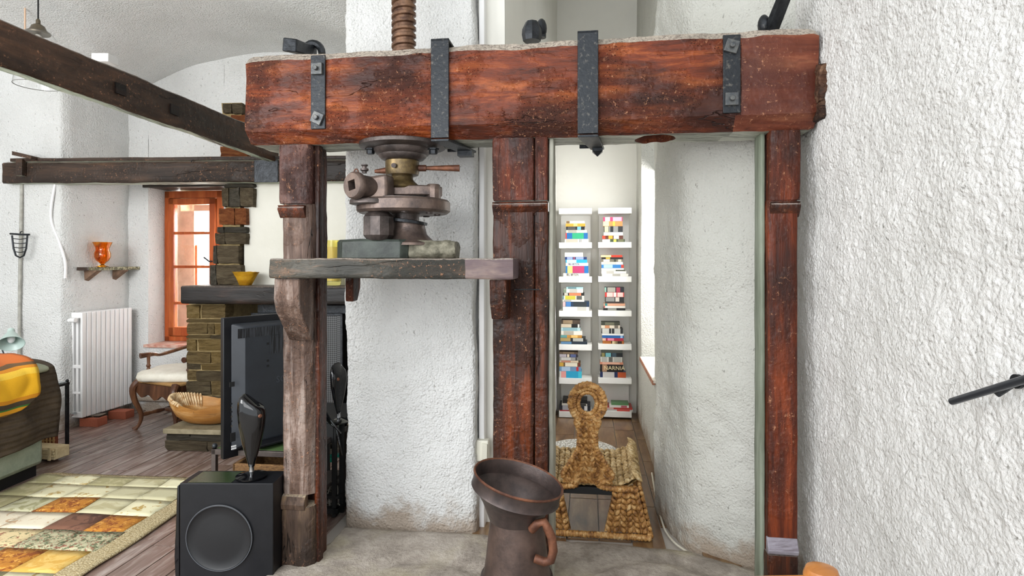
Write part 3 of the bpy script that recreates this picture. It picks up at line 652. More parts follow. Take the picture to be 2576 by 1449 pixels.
pl_ = [(bx0, MY-.02), (bx0+.05, MY-.11), (bx0+.13, MY-.15), (bx1-.03, MY-.15), (bx1, MY-.12), (bx1, MY+.1), (bx0+.05, MY+.1)]
m.loft([[Vector((x, y, hz0)) for x, y in pl_], [Vector((x, y, hz1-.012)) for x, y in pl_], [Vector(((bx0+bx1)/2+(x-(bx0+bx1)/2)*.93, MY-.02+(y-MY+.02)*.93, hz1)) for x, y in pl_]]); m.noise(.004, 14, 5)
build(m, 'wooden_block', M_('dark_green_painted_wood', '#252a26', '#3f463f', 12, .5, 0, .4, 40), mc, bev=.003, smooth=20, label='dark green hexagonal block')
m = MB(); 
timber(m, lambda a, b, z: Vector((a, b, z)), 'a', (W(1030, 0, MY).x, MY-.12, PZ1+.001), (W(1150, 0, MY).x, MY+.13, zz_(608)), .02, .008, 12, 5, 3, 16); build(m, 'crusted_block', M_('crusted_greenish_iron', '#4d4a3c', '#8f8a78', 24, .8, 0, .9, 60), mc, smooth=60, label='crusted greenish end block')
# --- press stone
def channel(x, y, cx, cy, r, wd=.045, d=.02):
    dd = abs(math.hypot(x-cx, y-cy)-r); return -d*math.exp(-(dd/wd)**4)
topl = [(-1.45, 2.28), (-1.12, 2.62), (-1.02, 2.86), (-.9, 3.0), (-.885, 3.19), (-.5, 3.14), (-.19, 3.1), (-.12, 3.09), (.1, 3.06), (.3, 3.02), (.55, 2.985), (.86, 2.92), (.99, 2.82), (1.17, 2.70), (1.22, 2.5)]
botl_x = [(-1.5+2.57*i/14) for i in range(15)]
m = MB(); NR, NC = 46, 98; vs = []; fs = []
for j in range(NC+1):
    t = j/NC*14; i = min(13, int(t)); f = t-i; T = Vector(topl[i]).lerp(Vector(topl[i+1]), f); Bx = botl_x[i]*(1-f)+botl_x[i+1]*f
    Bp = Vector((max(-1.45, Bx), 1.5))
    for r_ in range(NR+1):
        p = T.lerp(Bp, r_/NR); x, y = p.x, p.y
        z = .026+channel(x, y, -.41, 2.44, .37)+channel(x, y, .62, 2.45, .37)+.006*noise.noise(Vector((x*6, y*6, 0)))+.005*noise.noise(Vector((x*22, y*22, 3)))
        if r_ == 0: z = -.02
        if r_ == 1: z -= .004
        vs.append((x, y, z))
for j in range(NC):
    for r_ in range(NR): fs.append((j*(NR+1)+r_, j*(NR+1)+r_+1, (j+1)*(NR+1)+r_+1, (j+1)*(NR+1)+r_))
m.add(vs, fs)
def stonemat(name, c1, c2, c3, sc=5):
    t = NT(name); n1 = t.noise(t.obj, sc, 5, .7, .3); n2 = t.noise(t.obj, sc*9, 5, .7); n3 = t.noise(t.obj, sc*.5, 3)
    c = t.ramp(n1, [(.3, c1), (.5, c2), (.7, c3)]); c = t.mix(t.ramp(n2, [(.45, 0.), (.75, .5)]), c, c1)
    c = t.mix(t.ramp(n3, [(.5, 0.), (.7, .5)]), c, '#a59c74')
    t.col(c); t.bump(t.math('ADD', n2, n1), .8, .012); return t.set(rough=.85, spec=.2)
st = build(m, 'press_stone', stonemat('worn_press_stone', '#7f766d', '#aaa095', '#c3bab0'), label='flat worn grey stone bed with two round channels under the press', cat='stone', smooth=60)
# funnel can
JY = 2.28; jx = lambda px, py: W(px, py, JY)
jg = root('funnel_can', (W(1300, 0, JY).x, JY, .02), 'rusty iron can with a wide tilted funnel mouth and side handle on the stone', 'can')
c = Vector((W(1300, 0, JY).x, JY, 0)); zj = lambda py: H-(py-HY)*JY/F_
body = [(.128, .022), (.13, .03), (.13, zj(1462)), (.135, zj(1452)), (.132, zj(1445)), (.125, zj(1430)), (.118, zj(1400)), (.110, zj(1350)), (.104, zj(1320)), (.102, zj(1300))]
body = [(r*1.0, z) for r, z in body]
build(MB().lathe(c, body, 40), 'can_body', M_('brown_rusty_tin', '#3f3430', '#64524a', 9, .42, .5, .3, 40), jg)
ub = Vector((-.02, 0, 0)); nrm = Vector((.24, -.05, 1)).normalized(); tip = Vector((c.x, c.y, zj(1303)))
rc = W(1304, 1207, JY-.0); axd = nrm; qd = Vector((0, 0, 1)).rotation_difference(axd)
def ring(cn, r, qq, n=48): return [cn+qq @ Vector((r*math.cos(2*math.pi*j/n), r*math.sin(2*math.pi*j/n), 0)) for j in range(n)]
I = Vector((0, 0, 1)).rotation_difference(Vector((0, 0, 1)))
low = rc-axd*.05
rr = .172
rings = [ring(tip, .105, I), ring(tip+Vector((0, 0, .02)), .112, I), ring(low+(tip-low)*.5+Vector((0, 0, .01)), .13, I.slerp(qd, .5)), ring(low-axd*.005, rr-.014, qd), ring(low+axd*.002, rr+.001, qd), ring(low+axd*.008, rr-.002, qd), ring(rc, rr, qd), ring(rc+axd*.005, rr+.003, qd), ring(rc+axd*.005, rr-.003, qd), ring(rc, rr-.005, qd), ring(low, rr-.010, qd), ring(low-axd*.004, rr-.02, qd), ring(low+(tip-low)*.6, .105, I.slerp(qd, .5)), ring(tip-Vector((0, 0, .02)), .085, I)]
build(MB().loft(rings, 0, True, False), 'funnel', M_('dark_rusty_tin', '#37302f', '#574a46', 9, .42, .5, .3, 40), jg)
build(MB().loft([ring(rc+axd*.004, rr-.004, qd), ring(rc+axd*.009, rr, qd), ring(rc+axd*.004, rr+.005, qd), ring(rc-axd*.001, rr+.001, qd)], 0, True, False), 'rim', MT['rust_red'], jg, label='rust red rim')
hp = [W(1338, 1332, JY-.1), W(1352, 1318, JY-.12), W(1368, 1312, JY-.12), W(1378, 1330, JY-.12), W(1388, 1352, JY-.12), W(1392, 1385, JY-.12), W(1386, 1410, JY-.12), W(1370, 1414, JY-.11), W(1345, 1404, JY-.1)]
build(MB().tube(hp, .0165, 10).noise(.001, 20), 'handle', MT['rust_red'], jg, smooth=60, label='segmented rust brown handle')
build(MB().lathe(c, [(.134, zj(1450)), (.139, zj(1446)), (.134, zj(1441))], 40), 'seam_bead', MT['rust_dark'], jg)
# handrail and the near chair
hr = root('handrail', (rwx(1.2)-.08, 1.2, 1.1), 'dark grey round metal handrail rising along the right wall', 'handrail')
h0, h1 = W(2395, 1010, 1.435), W(2576, 955, 1.198); d = (h1-h0)
build(MB().cyl(h0, h0+d*3.2, .0085), 'rail', M_('dark_grey_metal', '#3b3f46', rough=.35, metal=.6), hr)
bp = h0+d*.62
build(MB().tube([bp, bp+Vector((.01, 0, -.012)), Vector((rwx(bp.y)-.0, bp.y+.02, bp.z+.012))], .006, 8), 'bracket', MT['iron'], hr)
build(MB().lathe(Vector((rwx(bp.y)+.002, bp.y+.02, bp.z+.012)), [(.016, 0), (.016, .008)], 14, (-1, 0, 0)), 'wall_plate', MT['iron'], hr)
ch = root('wooden_chair', (.25, .72, .0), 'orange-brown wooden chair whose back corner peeks in at the bottom right', 'chair')
cw = wood('orange_chair_wood', ('#8a5226', '#b87a40', '#d49a60'), 'x', 6, .3, .1, None, None, 0, .15)
fx = W(2067, 0, .9).x; CZ = H-(1424-HY)*.9/F_
CF = FR(fx, .9, -10)
for a in (0, -.40):
    build(MB().lathe(CF.pt(a, 0, 0), [(.016, 0), (.02, .1), (.021, .45), (.018, .9), (.02, CZ-.05), (.024, CZ-.03), (.026, CZ-.015), (.022, CZ-.004), (.01, CZ)], 20), 'back_post', cw, ch)
    build(MB().lathe(CF.pt(a, -.40, 0), [(.016, 0), (.02, .1), (.021, .44)], 16), 'front_leg', cw, ch)
rl = []
for i in range(21):
    t = i/20; zt2 = CZ-.016; rl.append([CF.pt(-.4*t, -.009+.02*math.sin(math.pi*t), zt2-.07), CF.pt(-.4*t, .009+.02*math.sin(math.pi*t), zt2-.07), CF.pt(-.4*t, .009+.02*math.sin(math.pi*t), zt2), CF.pt(-.4*t, -.009+.02*math.sin(math.pi*t), zt2)])
build(MB().loft(rl), 'top_rail', cw, ch, bev=.004)
build(MB().box(CF, (-.42, -.42, .44), (.02, .02, .465)), 'seat', cw, ch, bev=.01)
for z in (.62, .76): build(MB().box(CF, (-.39, -.008, z), (-.01, .008, z+.05)), 'back_slat', cw, ch, bev=.003)
# =====================================================================
# LIVING ROOM
# =====================================================================
HB = FR(W(0, 0, 4.95).x, 4.95, 2.6)
# horizontal beam
def hz(py): return H-(py-HY)*4.85/F_
m = MB(); timber(m, HB.pt, 'a', (HB.a(4), 0, hz(457)), (HB.a(895)+.15, .17, hz(403)), .012, .007, 70, 5, 41, 4)
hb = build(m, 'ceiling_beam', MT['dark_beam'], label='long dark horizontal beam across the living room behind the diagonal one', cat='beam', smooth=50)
m = MB(); timber(m, HB.pt, 'a', (HB.a(30), -.02, hz(403)), (HB.a(895)+.15, .19, hz(394)), .004, .003, 60, 3, 42, 4)
build(m, 'cap_board', MT['dark_beam'], hb, smooth=50)
build(MB().box(HB, (HB.a(640), -.006, hz(459)), (HB.a(700), .0, hz(400))), 'iron_plate', MT['iron'], hb, bev=.003)
build(MB().prism([W(30, 380, 4.85), W(78, 392, 4.85), W(78, 400, 4.85), W(30, 390, 4.85)], (0, .12, 0)), 'slanting_board', MT['dark_beam'], hb)
build(MB().box(HB, (HB.a(52), -.05, hz(440)), (HB.a(68), -.005, hz(398))), 'wooden_cleat', MT['dark_beam'], hb, bev=.004)
build(MB().tube([HB.pt(HB.a(484), -.01, hz(402)), HB.pt(HB.a(486), -.03, hz(408)), HB.pt(HB.a(490), -.03, hz(402))], .003), 'hook', MT['iron'], hb)
# diagonal beam (runs in depth)
p0 = W(0, 165, 2.68); p1 = W(690, 405, 4.82)
dv = (p1-p0); dv2 = Vector((dv.x, dv.y, 0)); L_ = dv2.length; dn = dv2.normalized(); sd = Vector((-dn.y, dn.x, 0)); slope = dv.z/L_
def dq(a, b, z): return Vector((p0.x, p0.y, 0))+sd*(-a)+dn*b+Vector((0, 0, p0.z+z+slope*b))
# a: to the right; near-side face is on the right (towards camera), so the beam lies to the left of that line
m = MB(); timber(m, dq, 'b', (-.075, -1.4, 0), (0.0, L_+.06, .212), .010, .006, 90, 5, 44, 4)
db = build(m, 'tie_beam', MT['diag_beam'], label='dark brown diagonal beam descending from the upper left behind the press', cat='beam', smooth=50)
m = MB()
for b_, z_, w_ in ((.62, .07, .07), (1.03, .07, .07)): m.box(None, (0, 0, 0), (1, 1, 1)) if 0 else m.hexa([dq(a, b, z) for z in (z_, z_+.06) for a, b in ((-.002, b_), (.010, b_), (.010, b_+w_), (-.002, b_+w_))])
build(m, 'mortise_shade', wood('mortise_shade_dark', ('#080504', '#170d0a', '#2e1811'), 'y', 8), db)  # dark raised blocks stand in for the shade of open mortises
# white box on the beam
bx = W(258, 146, 3.75)
build(MB().box(None, (bx.x-.05, 3.72, bx.z-.03), (bx.x+.055, 3.82, bx.z+.022)), 'junction_box', MT['white'], label='small white plastic box on top of the diagonal beam', cat='box', bev=.004)
# pendant lamp
pl = root('pendant_lamp', W(95, 215, 4.2), 'clear glass bell pendant lamp on a black cord behind the diagonal beam', 'lamp')
cc = W(96, HY, 4.2); cc.z = 0; zp = lambda py: H-(py-HY)*4.2/F_; rp_ = lambda px: px*4.2/F_
build(MB().cyl((cc.x, cc.y, zp(56)), (cc.x, cc.y, 3.42), .005), 'cord', MT['black_matte'], pl)
build(MB().lathe(cc, [(rp_(3), zp(48)), (rp_(5), zp(52)), (rp_(5), zp(60)), (rp_(14), zp(66)), (rp_(18), zp(76)), (rp_(27), zp(82)), (rp_(26), zp(86))][::-1], 24), 'cap', M_('aged_brass_cap', '#7a6f5c', '#5b5244', 10, .4, .6), pl)
sh = [(27, 82), (38, 96), (44, 115), (46, 150), (48, 190), (51, 215)]
m = MB().lathe(cc, [(rp_(r), zp(y)) for r, y in sh]+[(rp_(r)-.003, zp(y)) for r, y in sh[::-1]], 40, caps=False); build(m, 'glass_shade', MT['glass'], pl)
build(MB().tube([Vector((cc.x+rp_(51)*math.cos(t), cc.y+rp_(51)*math.sin(t), zp(215))) for t in [i*math.pi/20 for i in range(40)]], .0022, 5, closed=True), 'shade_rim', M_('grey_glass_rim', '#77756f', rough=.3), pl)
build(MB().ell((cc.x, cc.y, zp(100)), (.028, .028, .04)), 'bulb', M_('frosted_bulb', '#f2efe6', rough=.3), pl)
c2 = W(63, 0, 4.4); build(MB().cyl((c2.x, c2.y, H-(120-HY)*4.4/F_), (c2.x, c2.y, 3.4), .006), 'hanging_cord', M_('beige_cord', '#cfae93', rough=.6), label='pale beige cord hanging from the ceiling left of the pendant lamp', cat='cable')
# wrought iron wall basket
Yw = 4.94
ib = root('wall_basket', W(50, 648, Yw), 'black wrought iron openwork wall basket on the left wall above the desk lamp', 'wall ornament')
m = MB(); m.tube([W(30, 592, Yw), W(34, 625, Yw), W(40, 643, Yw), W(50, 648, Yw), W(60, 643, Yw), W(66, 625, Yw), W(69, 592, Yw)], .007, 8); m.tube([W(26, 588, Yw), W(42, 589, Yw-.02), W(52, 590, Yw-.02), W(75, 590, Yw)], .008, 8)
build(m, 'hoop', MT['iron'], ib)
for y, e in ((600, 1), (611, 0), (622, -1), (633, -3)): build(MB().tube([W(33-e, y, Yw), W(50, y+2, Yw-.02), W(67+e, y, Yw)], .0035, 6), 'rung', MT['iron'], ib)
build(MB().tube([W(50, 590, Yw), W(52, 583, Yw), W(56, 582, Yw)], .004), 'hook', MT['iron'], ib)
# --- left recess wall: shelf, glass, radiator
def lw(Y): return -3.775+.157*(Y-5.1)/1.1*1.0     # x of the recess wall's face
sY0, sY1 = 5.16, 5.72
sh_ = root('wall_shelf', (lw(5.4)+.1, 5.4, H-.06), 'narrow mossy stone shelf on brown corner brackets carrying the orange glass', 'shelf')
zs = H-(674-HY)*5.3/F_
m = MB(); m.prism([(lw(sY0)+.005, sY0, zs-.02), (W(172, 0, sY0).x+.09, sY0, zs-.02), (W(354, 0, sY1).x+.0, sY1-.02, zs-.02), (lw(sY1)+.005, sY1, zs-.02)], (0, 0, .028)); m.noise(.003, 12, 3)
ss = build(m, 'stone_slab', M_('mossy_granite', '#5c5844', '#b9b595', 70, .8, lo=.45, hi=.6), sh_)
for Yb in (5.22, 5.52):
    x0 = lw(Yb)+.004; build(MB().prism([(x0, Yb, zs-.022), (x0+.12, Yb-.0, zs-.022), (x0, Yb, zs-.115)], (.02, .04, 0)), 'bracket', M_('brown_bracket_wood', '#5d4636', '#82654e', 20, .6), sh_)
build(MB().box(None, (lw(sY0)+.01, sY0-.02, zs-.02), (lw(sY0)+.1, sY0+.005, zs+.008)), 'dark_end', MT['dark_beam'], sh_)
gx = W(258, 660, 5.35); zg = zs+.008
gp = [(.055, 0), (.05, .004), (.018, .016), (.014, .024), (.022, .034), (.05, .06), (.064, .09), (.064, .12), (.054, .15), (.054, .17), (.064, .195), (.077, .222)]
gv = build(MB().lathe((gx.x, 5.35, zg), gp+[(r-.004, z) for r, z in gp[::-1][:-4]]+[(0.012, .05)], 36, caps=True), 'glass_goblet', MT['amber'], label='orange footed glass vase standing on the narrow stone wall shelf', cat='vase', smooth=60)
# radiator
rd = root('radiator', (W(262, 0, 5.3).x, 5.35, .1), 'white column radiator standing on red bricks under the stone shelf', 'radiator')
ra, rb = Vector((W(206, 0, 5.08).x, 5.08)), Vector((W(333, 0, 5.62).x, 5.62)); dr_ = (rb-ra); RL = dr_.length; ru = dr_.normalized(); rn = Vector((ru.y, -ru.x))
RF = FR(ra.x, ra.y, -math.degrees(math.atan2(ru.y, ru.x)))
nsec = 11; sw = RL/nsec; rz0, rz1 = .085, .985
sm = MB().box(None, (.004, 0, 0), (sw-.004, .022, rz1-rz0)); sm.box(None, (.004, .018, 0), (sw-.004, .11, .05)); sm.box(None, (.004, .018, rz1-rz0-.05), (sw-.004, .11, rz1-rz0)); sm.box(None, (.006, .09, 0), (sw-.006, .11, rz1-rz0)); sm.box(None, (.006, .045, 0), (sw-.006, .067, rz1-rz0)); sm.box(None, (.004, .02, .42), (sw-.004, .11, .45)); sm.box(None, (.004, .02, .2), (sw-.004, .11, .22))
sme = mesh_of(sm, 'radiator_section', MT['white'], 0)
for i in range(nsec):
    o = inst(sme, 'radiator_section', rd, RF.pt(i*sw, 0, rz0), rotz=-RF.t)
    b_ = o.modifiers.new('bevel', 'BEVEL'); b_.width = .006; b_.segments = 2
build(MB().cyl(RF.pt(-.0, .06, rz1-.06), RF.pt(-.07, .06, rz1-.06), .014).cyl(RF.pt(-.05, .06, rz1-.06), RF.pt(-.05, .01, rz1-.06), .02), 'valve', MT['white'], rd, bev=.002)
build(MB().cyl(RF.pt(-.0, .06, rz0+.04), RF.pt(-.05, .06, rz0+.04), .012), 'lower_valve', MT['chrome'], rd)
bm1 = M_('red_brick', '#8d4630', '#b8674a', 22, .8, 0, .5, 60)
bmu = mesh_of(MB().box(None, (-.5, -.5, 0), (.5, .5, 1)).noise(.02, 3), 'brick', bm1, 0)
for i, (px, py, w_, d_, h_, lb_, z) in enumerate(((224, 1074, .17, .11, .07, 'red brick propping up the near end of the white radiator', 0), (295, 1055, .17, .11, .07, 'red brick propping up the far end of the white radiator', 0))):
    p = P(px, py); o = inst(bmu, 'brick', None, (p.x, p.y+d_/2, z), (w_, d_, h_), -.1); ORG[o.name] = Vector(o.location); tag(o, lb_, 'brick', 'bricks under the radiator')
    o.modifiers.new('bevel', 'BEVEL').width = .02
build(MB().box(None, (W(205, 0, 5.14).x, 5.16, .0711), (W(246, 0, 5.14).x, 5.25, .084)), 'wood_shim', MT['dark_beam'], label='thin dark wood shim between the near brick and the radiator', cat='shim')
# --- armchair
AF = FR(-2.86, 5.17, 24); AF0 = AF.pt; AF.pt = lambda a, b, z: AF0(a, b, z*.92)
ac = root('armchair', AF.pt(0, 0, 0), 'old carved wooden armchair with a cream seat cushion beside the window', 'armchair')
aw = wood('brown_chair_wood', ('#3c241a', '#6a4630', '#8d6040'), 'z', 8, .35, .1, None, None, 0, .2)
hw, hd_ = .25, .23
for sx in (-1, 1):
    pts = [AF.pt(sx*(hw-.02+dx), -hd_-dy, z) for dx, dy, z in ((0, 0, .44), (.02, .035, .38), (.01, .03, .28), (-.015, -.01, .14), (-.01, .0, .05), (.015, .03, .0))]
    build(MB().tube(smoothpts(pts, 4), lambda t: .034-.02*min(1, t*1.3)+.008*(t > .93), 10), 'front_leg', aw, ac)
    build(MB().tube([AF.pt(sx*(hw-.03), hd_, .44), AF.pt(sx*(hw-.03), hd_+.02, .2), AF.pt(sx*(hw-.03), hd_+.06, 0)], .018, 8), 'rear_leg', aw, ac)
    build(MB().lathe(AF.pt(sx*(hw+.0), -hd_+.10, .44), [(.018, 0), (.012, .04), (.018, .08), (.011, .1), (.02, .115), (.012, .13), (.014, .2), (.02, .215)], 14), 'arm_post', aw, ac)
    build(MB().tube(smoothpts([AF.pt(sx*(hw+.02), -hd_+.04, .665), AF.pt(sx*hw, -hd_+.14, .668), AF.pt(sx*(hw-.0), 0, .655), AF.pt(sx*(hw-.02), hd_+.02, .70)], 5), lambda t: .024-.009*min(1, 2*t), 10), 'armrest', aw, ac)
    build(MB().tube([AF.pt(sx*(hw-.02), hd_, .44), AF.pt(sx*(hw-.02), hd_+.04, .75), AF.pt(sx*(hw-.02), hd_+.11, 1.02)], .018, 8), 'back_post', aw, ac)
n = 24; m = MB(); r0_, r1_ = [], []
for i in range(n+1):
    t = i/n; z = .335+.02*math.cos(t*math.pi*6)-.025*math.sin(math.pi*t); m_ = -hw+.0+2*hw*t; r0_.append((m_, z))
m.loft([[AF.pt(a, -hd_-.02, .43), AF.pt(a, -hd_, .43), AF.pt(a, -hd_, z), AF.pt(a, -hd_-.02, z)] for a, z in r0_]); build(m, 'carved_apron', aw, ac)
build(MB().box(AF, (-hw, -hd_, .36), (-hw+.02, hd_, .43)).box(AF, (hw-.02, -hd_, .36), (hw, hd_, .43)).box(AF, (-hw, hd_-.02, .36), (hw, hd_, .43)), 'side_apron', aw, ac, bev=.004)
build(MB().box(AF, (-hw-.01, -hd_-.02, .43), (hw+.01, hd_, .462)), 'rush_seat', M_('rush_seat', '#8f6a3c', '#b58d57', 40, .8, 0, .5, 90, (6, 1, 6)), ac, bev=.012)
build(MB().ell(AF.pt(0, -.01, .50), (hw+.045, hd_+.04, .052), 28, 12, None, 0, .55).noise(.010, 9, 3, .004, 30), 'seat_cushion', M_('cream_cotton', '#e8e3d6', '#d8d2c2', 12, .9, 0, .3, 120), ac, smooth=60)
for z, s2 in ((.13, 0),):
    build(MB().lathe(AF.pt(-hw+.03, -hd_+.01, z), [(.012+.008*abs(math.sin(i*.9)), i*.03) for i in range(16)], 12, (AF.pt(0, 1, 0)-AF.pt(0, 0, 0))), 'turned_stretcher', aw, ac)
    build(MB().lathe(AF.pt(hw-.03, -hd_+.01, z), [(.012+.008*abs(math.sin(i*.9)), i*.03) for i in range(16)], 12, (AF.pt(0, 1, 0)-AF.pt(0, 0, 0))), 'turned_stretcher', aw, ac)
    build(MB().lathe(AF.pt(-hw+.03, 0, z), [(.012+.008*abs(math.sin(i*.9)), i*.029) for i in range(16)], 12, (AF.pt(1, 0, 0)-AF.pt(0, 0, 0))), 'turned_stretcher', aw, ac)
for z in (.75, .98): build(MB().box(AF, (-hw+.02, hd_+.03+(z-.75)*.25, z), (hw-.02, hd_+.05+(z-.75)*.25, z+.05)), 'back_rail', aw, ac, bev=.006)
# --- fireplace
FF = FR(W(468, 0, 4.86).x, 4.86, 5.0)
fp = root('fireplace', FF.pt(.8, .2, 0), 'rough stone fireplace with slate hearth and dark open firebox', 'fireplace')
stn = []
pals = [('#5d4c30', '#8d774d', '#ab9568'), ('#4b4030', '#6f6148', '#8d7f62'), ('#6a552f', '#9b824f', '#b59c6a')]
greyp = [('#3f3a31', '#5c564a', '#787164'), ('#4a3f30', '#6a5d48', '#857860')]
def stonemesh(mat, seed):
    m = MB(); n = 4
    bm = bmesh.new(); bmesh.ops.create_cube(bm, size=1); bmesh.ops.subdivide_edges(bm, edges=bm.edges[:], cuts=2, use_grid_fill=True)
    me = bpy.data.meshes.new('stone')
    for v in bm.verts:
        c = v.co.copy(); r = c.length
        v.co = c*(1-.10*max(0, (r-.55)))+noise.noise_vector(c*2.2+Vector((seed*5, 0, 0)))*.07
    bm.to_mesh(me); bm.free(); me.materials.append(mat); me.shade_smooth(); me.set_sharp_from_angle(angle=R(28)); return me
def smat(name, p):
    t = NT(name); oi = t.n('ShaderNodeObjectInfo'); ve = t.map((1, 1, 3)); a = t.n('ShaderNodeVectorMath', operation='ADD'); cb = t.n('ShaderNodeCombineXYZ')
    t.l(t.math('MULTIPLY', oi.outputs['Random'], 50.), cb.inputs[0]); t.l(ve, a.inputs[0]); t.l(cb.outputs[0], a.inputs[1])
    n1 = t.noise(a.outputs[0], 1.6, 6, .7, .5); n2 = t.noise(a.outputs[0], 7, 4, .7)
    c = t.ramp(n1, [(.32, p[0]), (.5, p[1]), (.68, p[2])]); c = t.mix(t.math('MULTIPLY', n2, .4), c, p[0]); t.col(c); t.bump(t.math('ADD', n1, n2), 1.0, .03); return t.set(rough=.85, spec=.25)
WS = [stonemesh(smat('tan_fieldstone_%s' % 'abc'[i], p), i) for i, p in enumerate(pals)]
GS = [stonemesh(smat('grey_fieldstone_%s' % 'ab'[i], p), i+4) for i, p in enumerate(greyp)]
RS = [stonemesh(smat('orange_brick_stone', ('#6e3b1f', '#96572f', '#b87a48')), 9)]
mort = M_('sandy_mortar', '#a08c62', '#7f6d4a', 20, .95, 0, .6, 40)
def fz(py, Y=4.86): return H-(py-HY)*Y/F_
# lower pier
pa, pb = 0, FF.a(566)
build(MB().box(FF, (pa+.012, .015, .16), (pb-.01, .6, fz(765))), 'mortar_core', mort, fp)
def stonewall(fr, rows, zt, a0, a1, b, dep, kinds, par, side=False, seed=3, gap=.008, an=None):
    rnd = random.Random(seed); z = zt
    for r_, (h, ws) in enumerate(rows):
        sa = a0(z-h/2) if callable(a0) else a0; sb = a1(z-h/2) if callable(a1) else a1; tot = sum(ws); x = sa
        for j, wd in enumerate(ws):
            wl_ = (sb-sa)*wd/tot; me = rnd.choice(kinds(r_))
            pr_ = rnd.uniform(-.012, .012)
            inst(me, 'stone', par, fr.pt(x+wl_/2, b+dep/2+pr_, z-h/2), (wl_-gap, dep, h-gap), 0, (rnd.uniform(-.02, .02), rnd.uniform(-.02, .02), -fr.t))
            if side and j == 0:
                for kk in range(2): inst(rnd.choice(kinds(r_)), 'stone', par, fr.pt(x+.05+rnd.uniform(-.01, .01), b+dep+.02+.22*kk+.11, z-h/2), (.12, .22, h-gap), 0, (0, rnd.uniform(-.02, .02), -fr.t))
            x += wl_
        z -= h
rows = [(.115, [4, 7]), (.035, [11]), (.095, [6, 2, 3]), (.035, [7, 4]), (.10, [3, 8]), (.10, [7, 4]), (.055, [4, 7]), (.085, [3, 8]), (.12, [7, 4]), (.10, [5, 6]), (.09, [8, 3])]
stonewall(FF, rows, fz(766), pa, pb, 0, .12, lambda r_: WS, fp, True, 5)
# upper quoins on the chimney breast
CB = FR(W(640, 0, 4.98).x, 4.98, 5.0)   # chimney breast plane
brz0 = fz(720, 4.9)
bre = MB(); prismwall(bre, [tuple(CB.pt(a, b, 0)[:2]) for a, b in ((-.10, .02), (1.4, .02), (1.4, .5), (-.10, .5))], brz0, 2.76, .15, .004, 4, 51)
build(bre, 'chimney_breast', MT['hearth_plaster'], fp, label='cream plastered chimney breast')
def edgeL(z):  # left edge of the quoins bulges out as it goes down
    return CB.a(545+ (565-545)*0, -.02) if z > 2.15 else CB.a(566-41*min(1, max(0, (fz(462, 4.98)-z)/.83)), -.02)
Yq = 4.96
build(MB().prism([CB.pt(edgeL(z)+.03, 0, z) for z in (brz0, 1.5, 1.75, 2.06, 2.75)]+[CB.pt(CB.a(608), 0, 2.75), CB.pt(CB.a(602), 0, brz0)], CB.pt(0, .4, 0)-CB.pt(0, 0, 0)), 'mortar_core', mort, fp)
rq = [(462, 472, [1], 0, 640), (472, 521, [6, 10, 12], 0, 640), (523, 566, [15, 11], 1, 622), (570, 586, [6, 18], 0, 622), (586, 615, [8, 17], 0, 622), (617, 664, [3, 14], 0, 604), (666, 717, [5, 17], 0, 610)]
rnd = random.Random(4)
for y0, y1, ws, kd, xr in rq:
    z1, z0 = fz(y0, Yq), fz(y1, Yq); sa = edgeL((z0+z1)/2); sb = CB.a(xr, -.02); x = sa; tot = sum(ws)
    for wd in ws:
        wl_ = (sb-sa)*wd/tot
        inst(rnd.choice(RS if kd else GS), 'stone', fp, CB.pt(x+wl_/2, .05, (z0+z1)/2), (wl_-.006, .17, z1-z0-.004), 0, (0, rnd.uniform(-.02, .02), -CB.t))
        x += wl_
    inst(rnd.choice(GS), 'stone', fp, CB.pt(sa+.08, .25, (z0+z1)/2), (.14, .26, z1-z0-.004), 0, (0, 0, -CB.t))
for (x0, x1, y0, y1, kd) in ((563, 584, 260, 284, 2), (587, 612, 260, 286, 2), (583, 650, 289, 330, 1), (556, 625, 368, 396, 1), (570, 640, 400, 460, 0)):
    z1, z0 = fz(y0, Yq), fz(y1, Yq); a0, a1 = CB.a(x0, -.02), CB.a(x1, -.02)
    inst((GS[1:] if kd == 2 else RS if kd else GS)[0], 'stone', fp, CB.pt((a0+a1)/2, .05, (z0+z1)/2), (a1-a0, .17, z1-z0), -CB.t)
# mantel
ml = CB.a(450, -.32)
mt_ = build(timber(MB(), CB.pt, 'a', (ml, -.30, fz(765, 4.68)), (1.3, .02, fz(720, 4.68)), .012, .004, 50, 5, 55, 4), 'mantel', MT['mantel'], fp, smooth=50, label='blackened timber mantel')
# firebox
build(MB().box(CB, (FF.a(566)+.06, .10, .17), (1.3, .5, brz0-.02)), 'firebox_back', MT['black_matte'], fp)
build(MB().box(CB, (.05, -.04, fz(788, 4.9)), (1.3, .1, fz(768, 4.9))), 'hood_bar', MT['iron'], fp)
hearth_m = M_('grey_slate', '#6f664f', '#978c72', 10, .6, 0, .4, 40)
ha0 = FF.a(409, -.40)
m = MB().box(FF, (ha0, -.40, .135), (1.75, .5, .172)); build(m.noise(.004, 6), 'hearth_slab', hearth_m, fp, bev=.004, label='grey slate hearth slab')
stonewall(FF, [(.055, [3, 5, 4, 5, 3, 5]), (.078, [6, 5, 7, 5, 6])], .133, FF.a(419, -.36), 1.7, -.365, .12, lambda r_: GS, fp, False, 8, .004)
build(MB().box(FF, (FF.a(419, -.36)+.02, -.34, 0), (1.7, .4, .13)), 'hearth_core', mort, fp)
build(MB().box(FF, (FF.a(419, -.36)+.0, -.36, 0), (FF.a(419, -.36)+.1, .4, .13)), 'hearth_side', GS[0].materials[0], fp, bev=.01)
for i in range(5):
    a = CB.a(760)+i*.12; inst(bmu, 'brick', fp, CB.pt(a, -.12, .173), (.11, .16, .055), -CB.t)
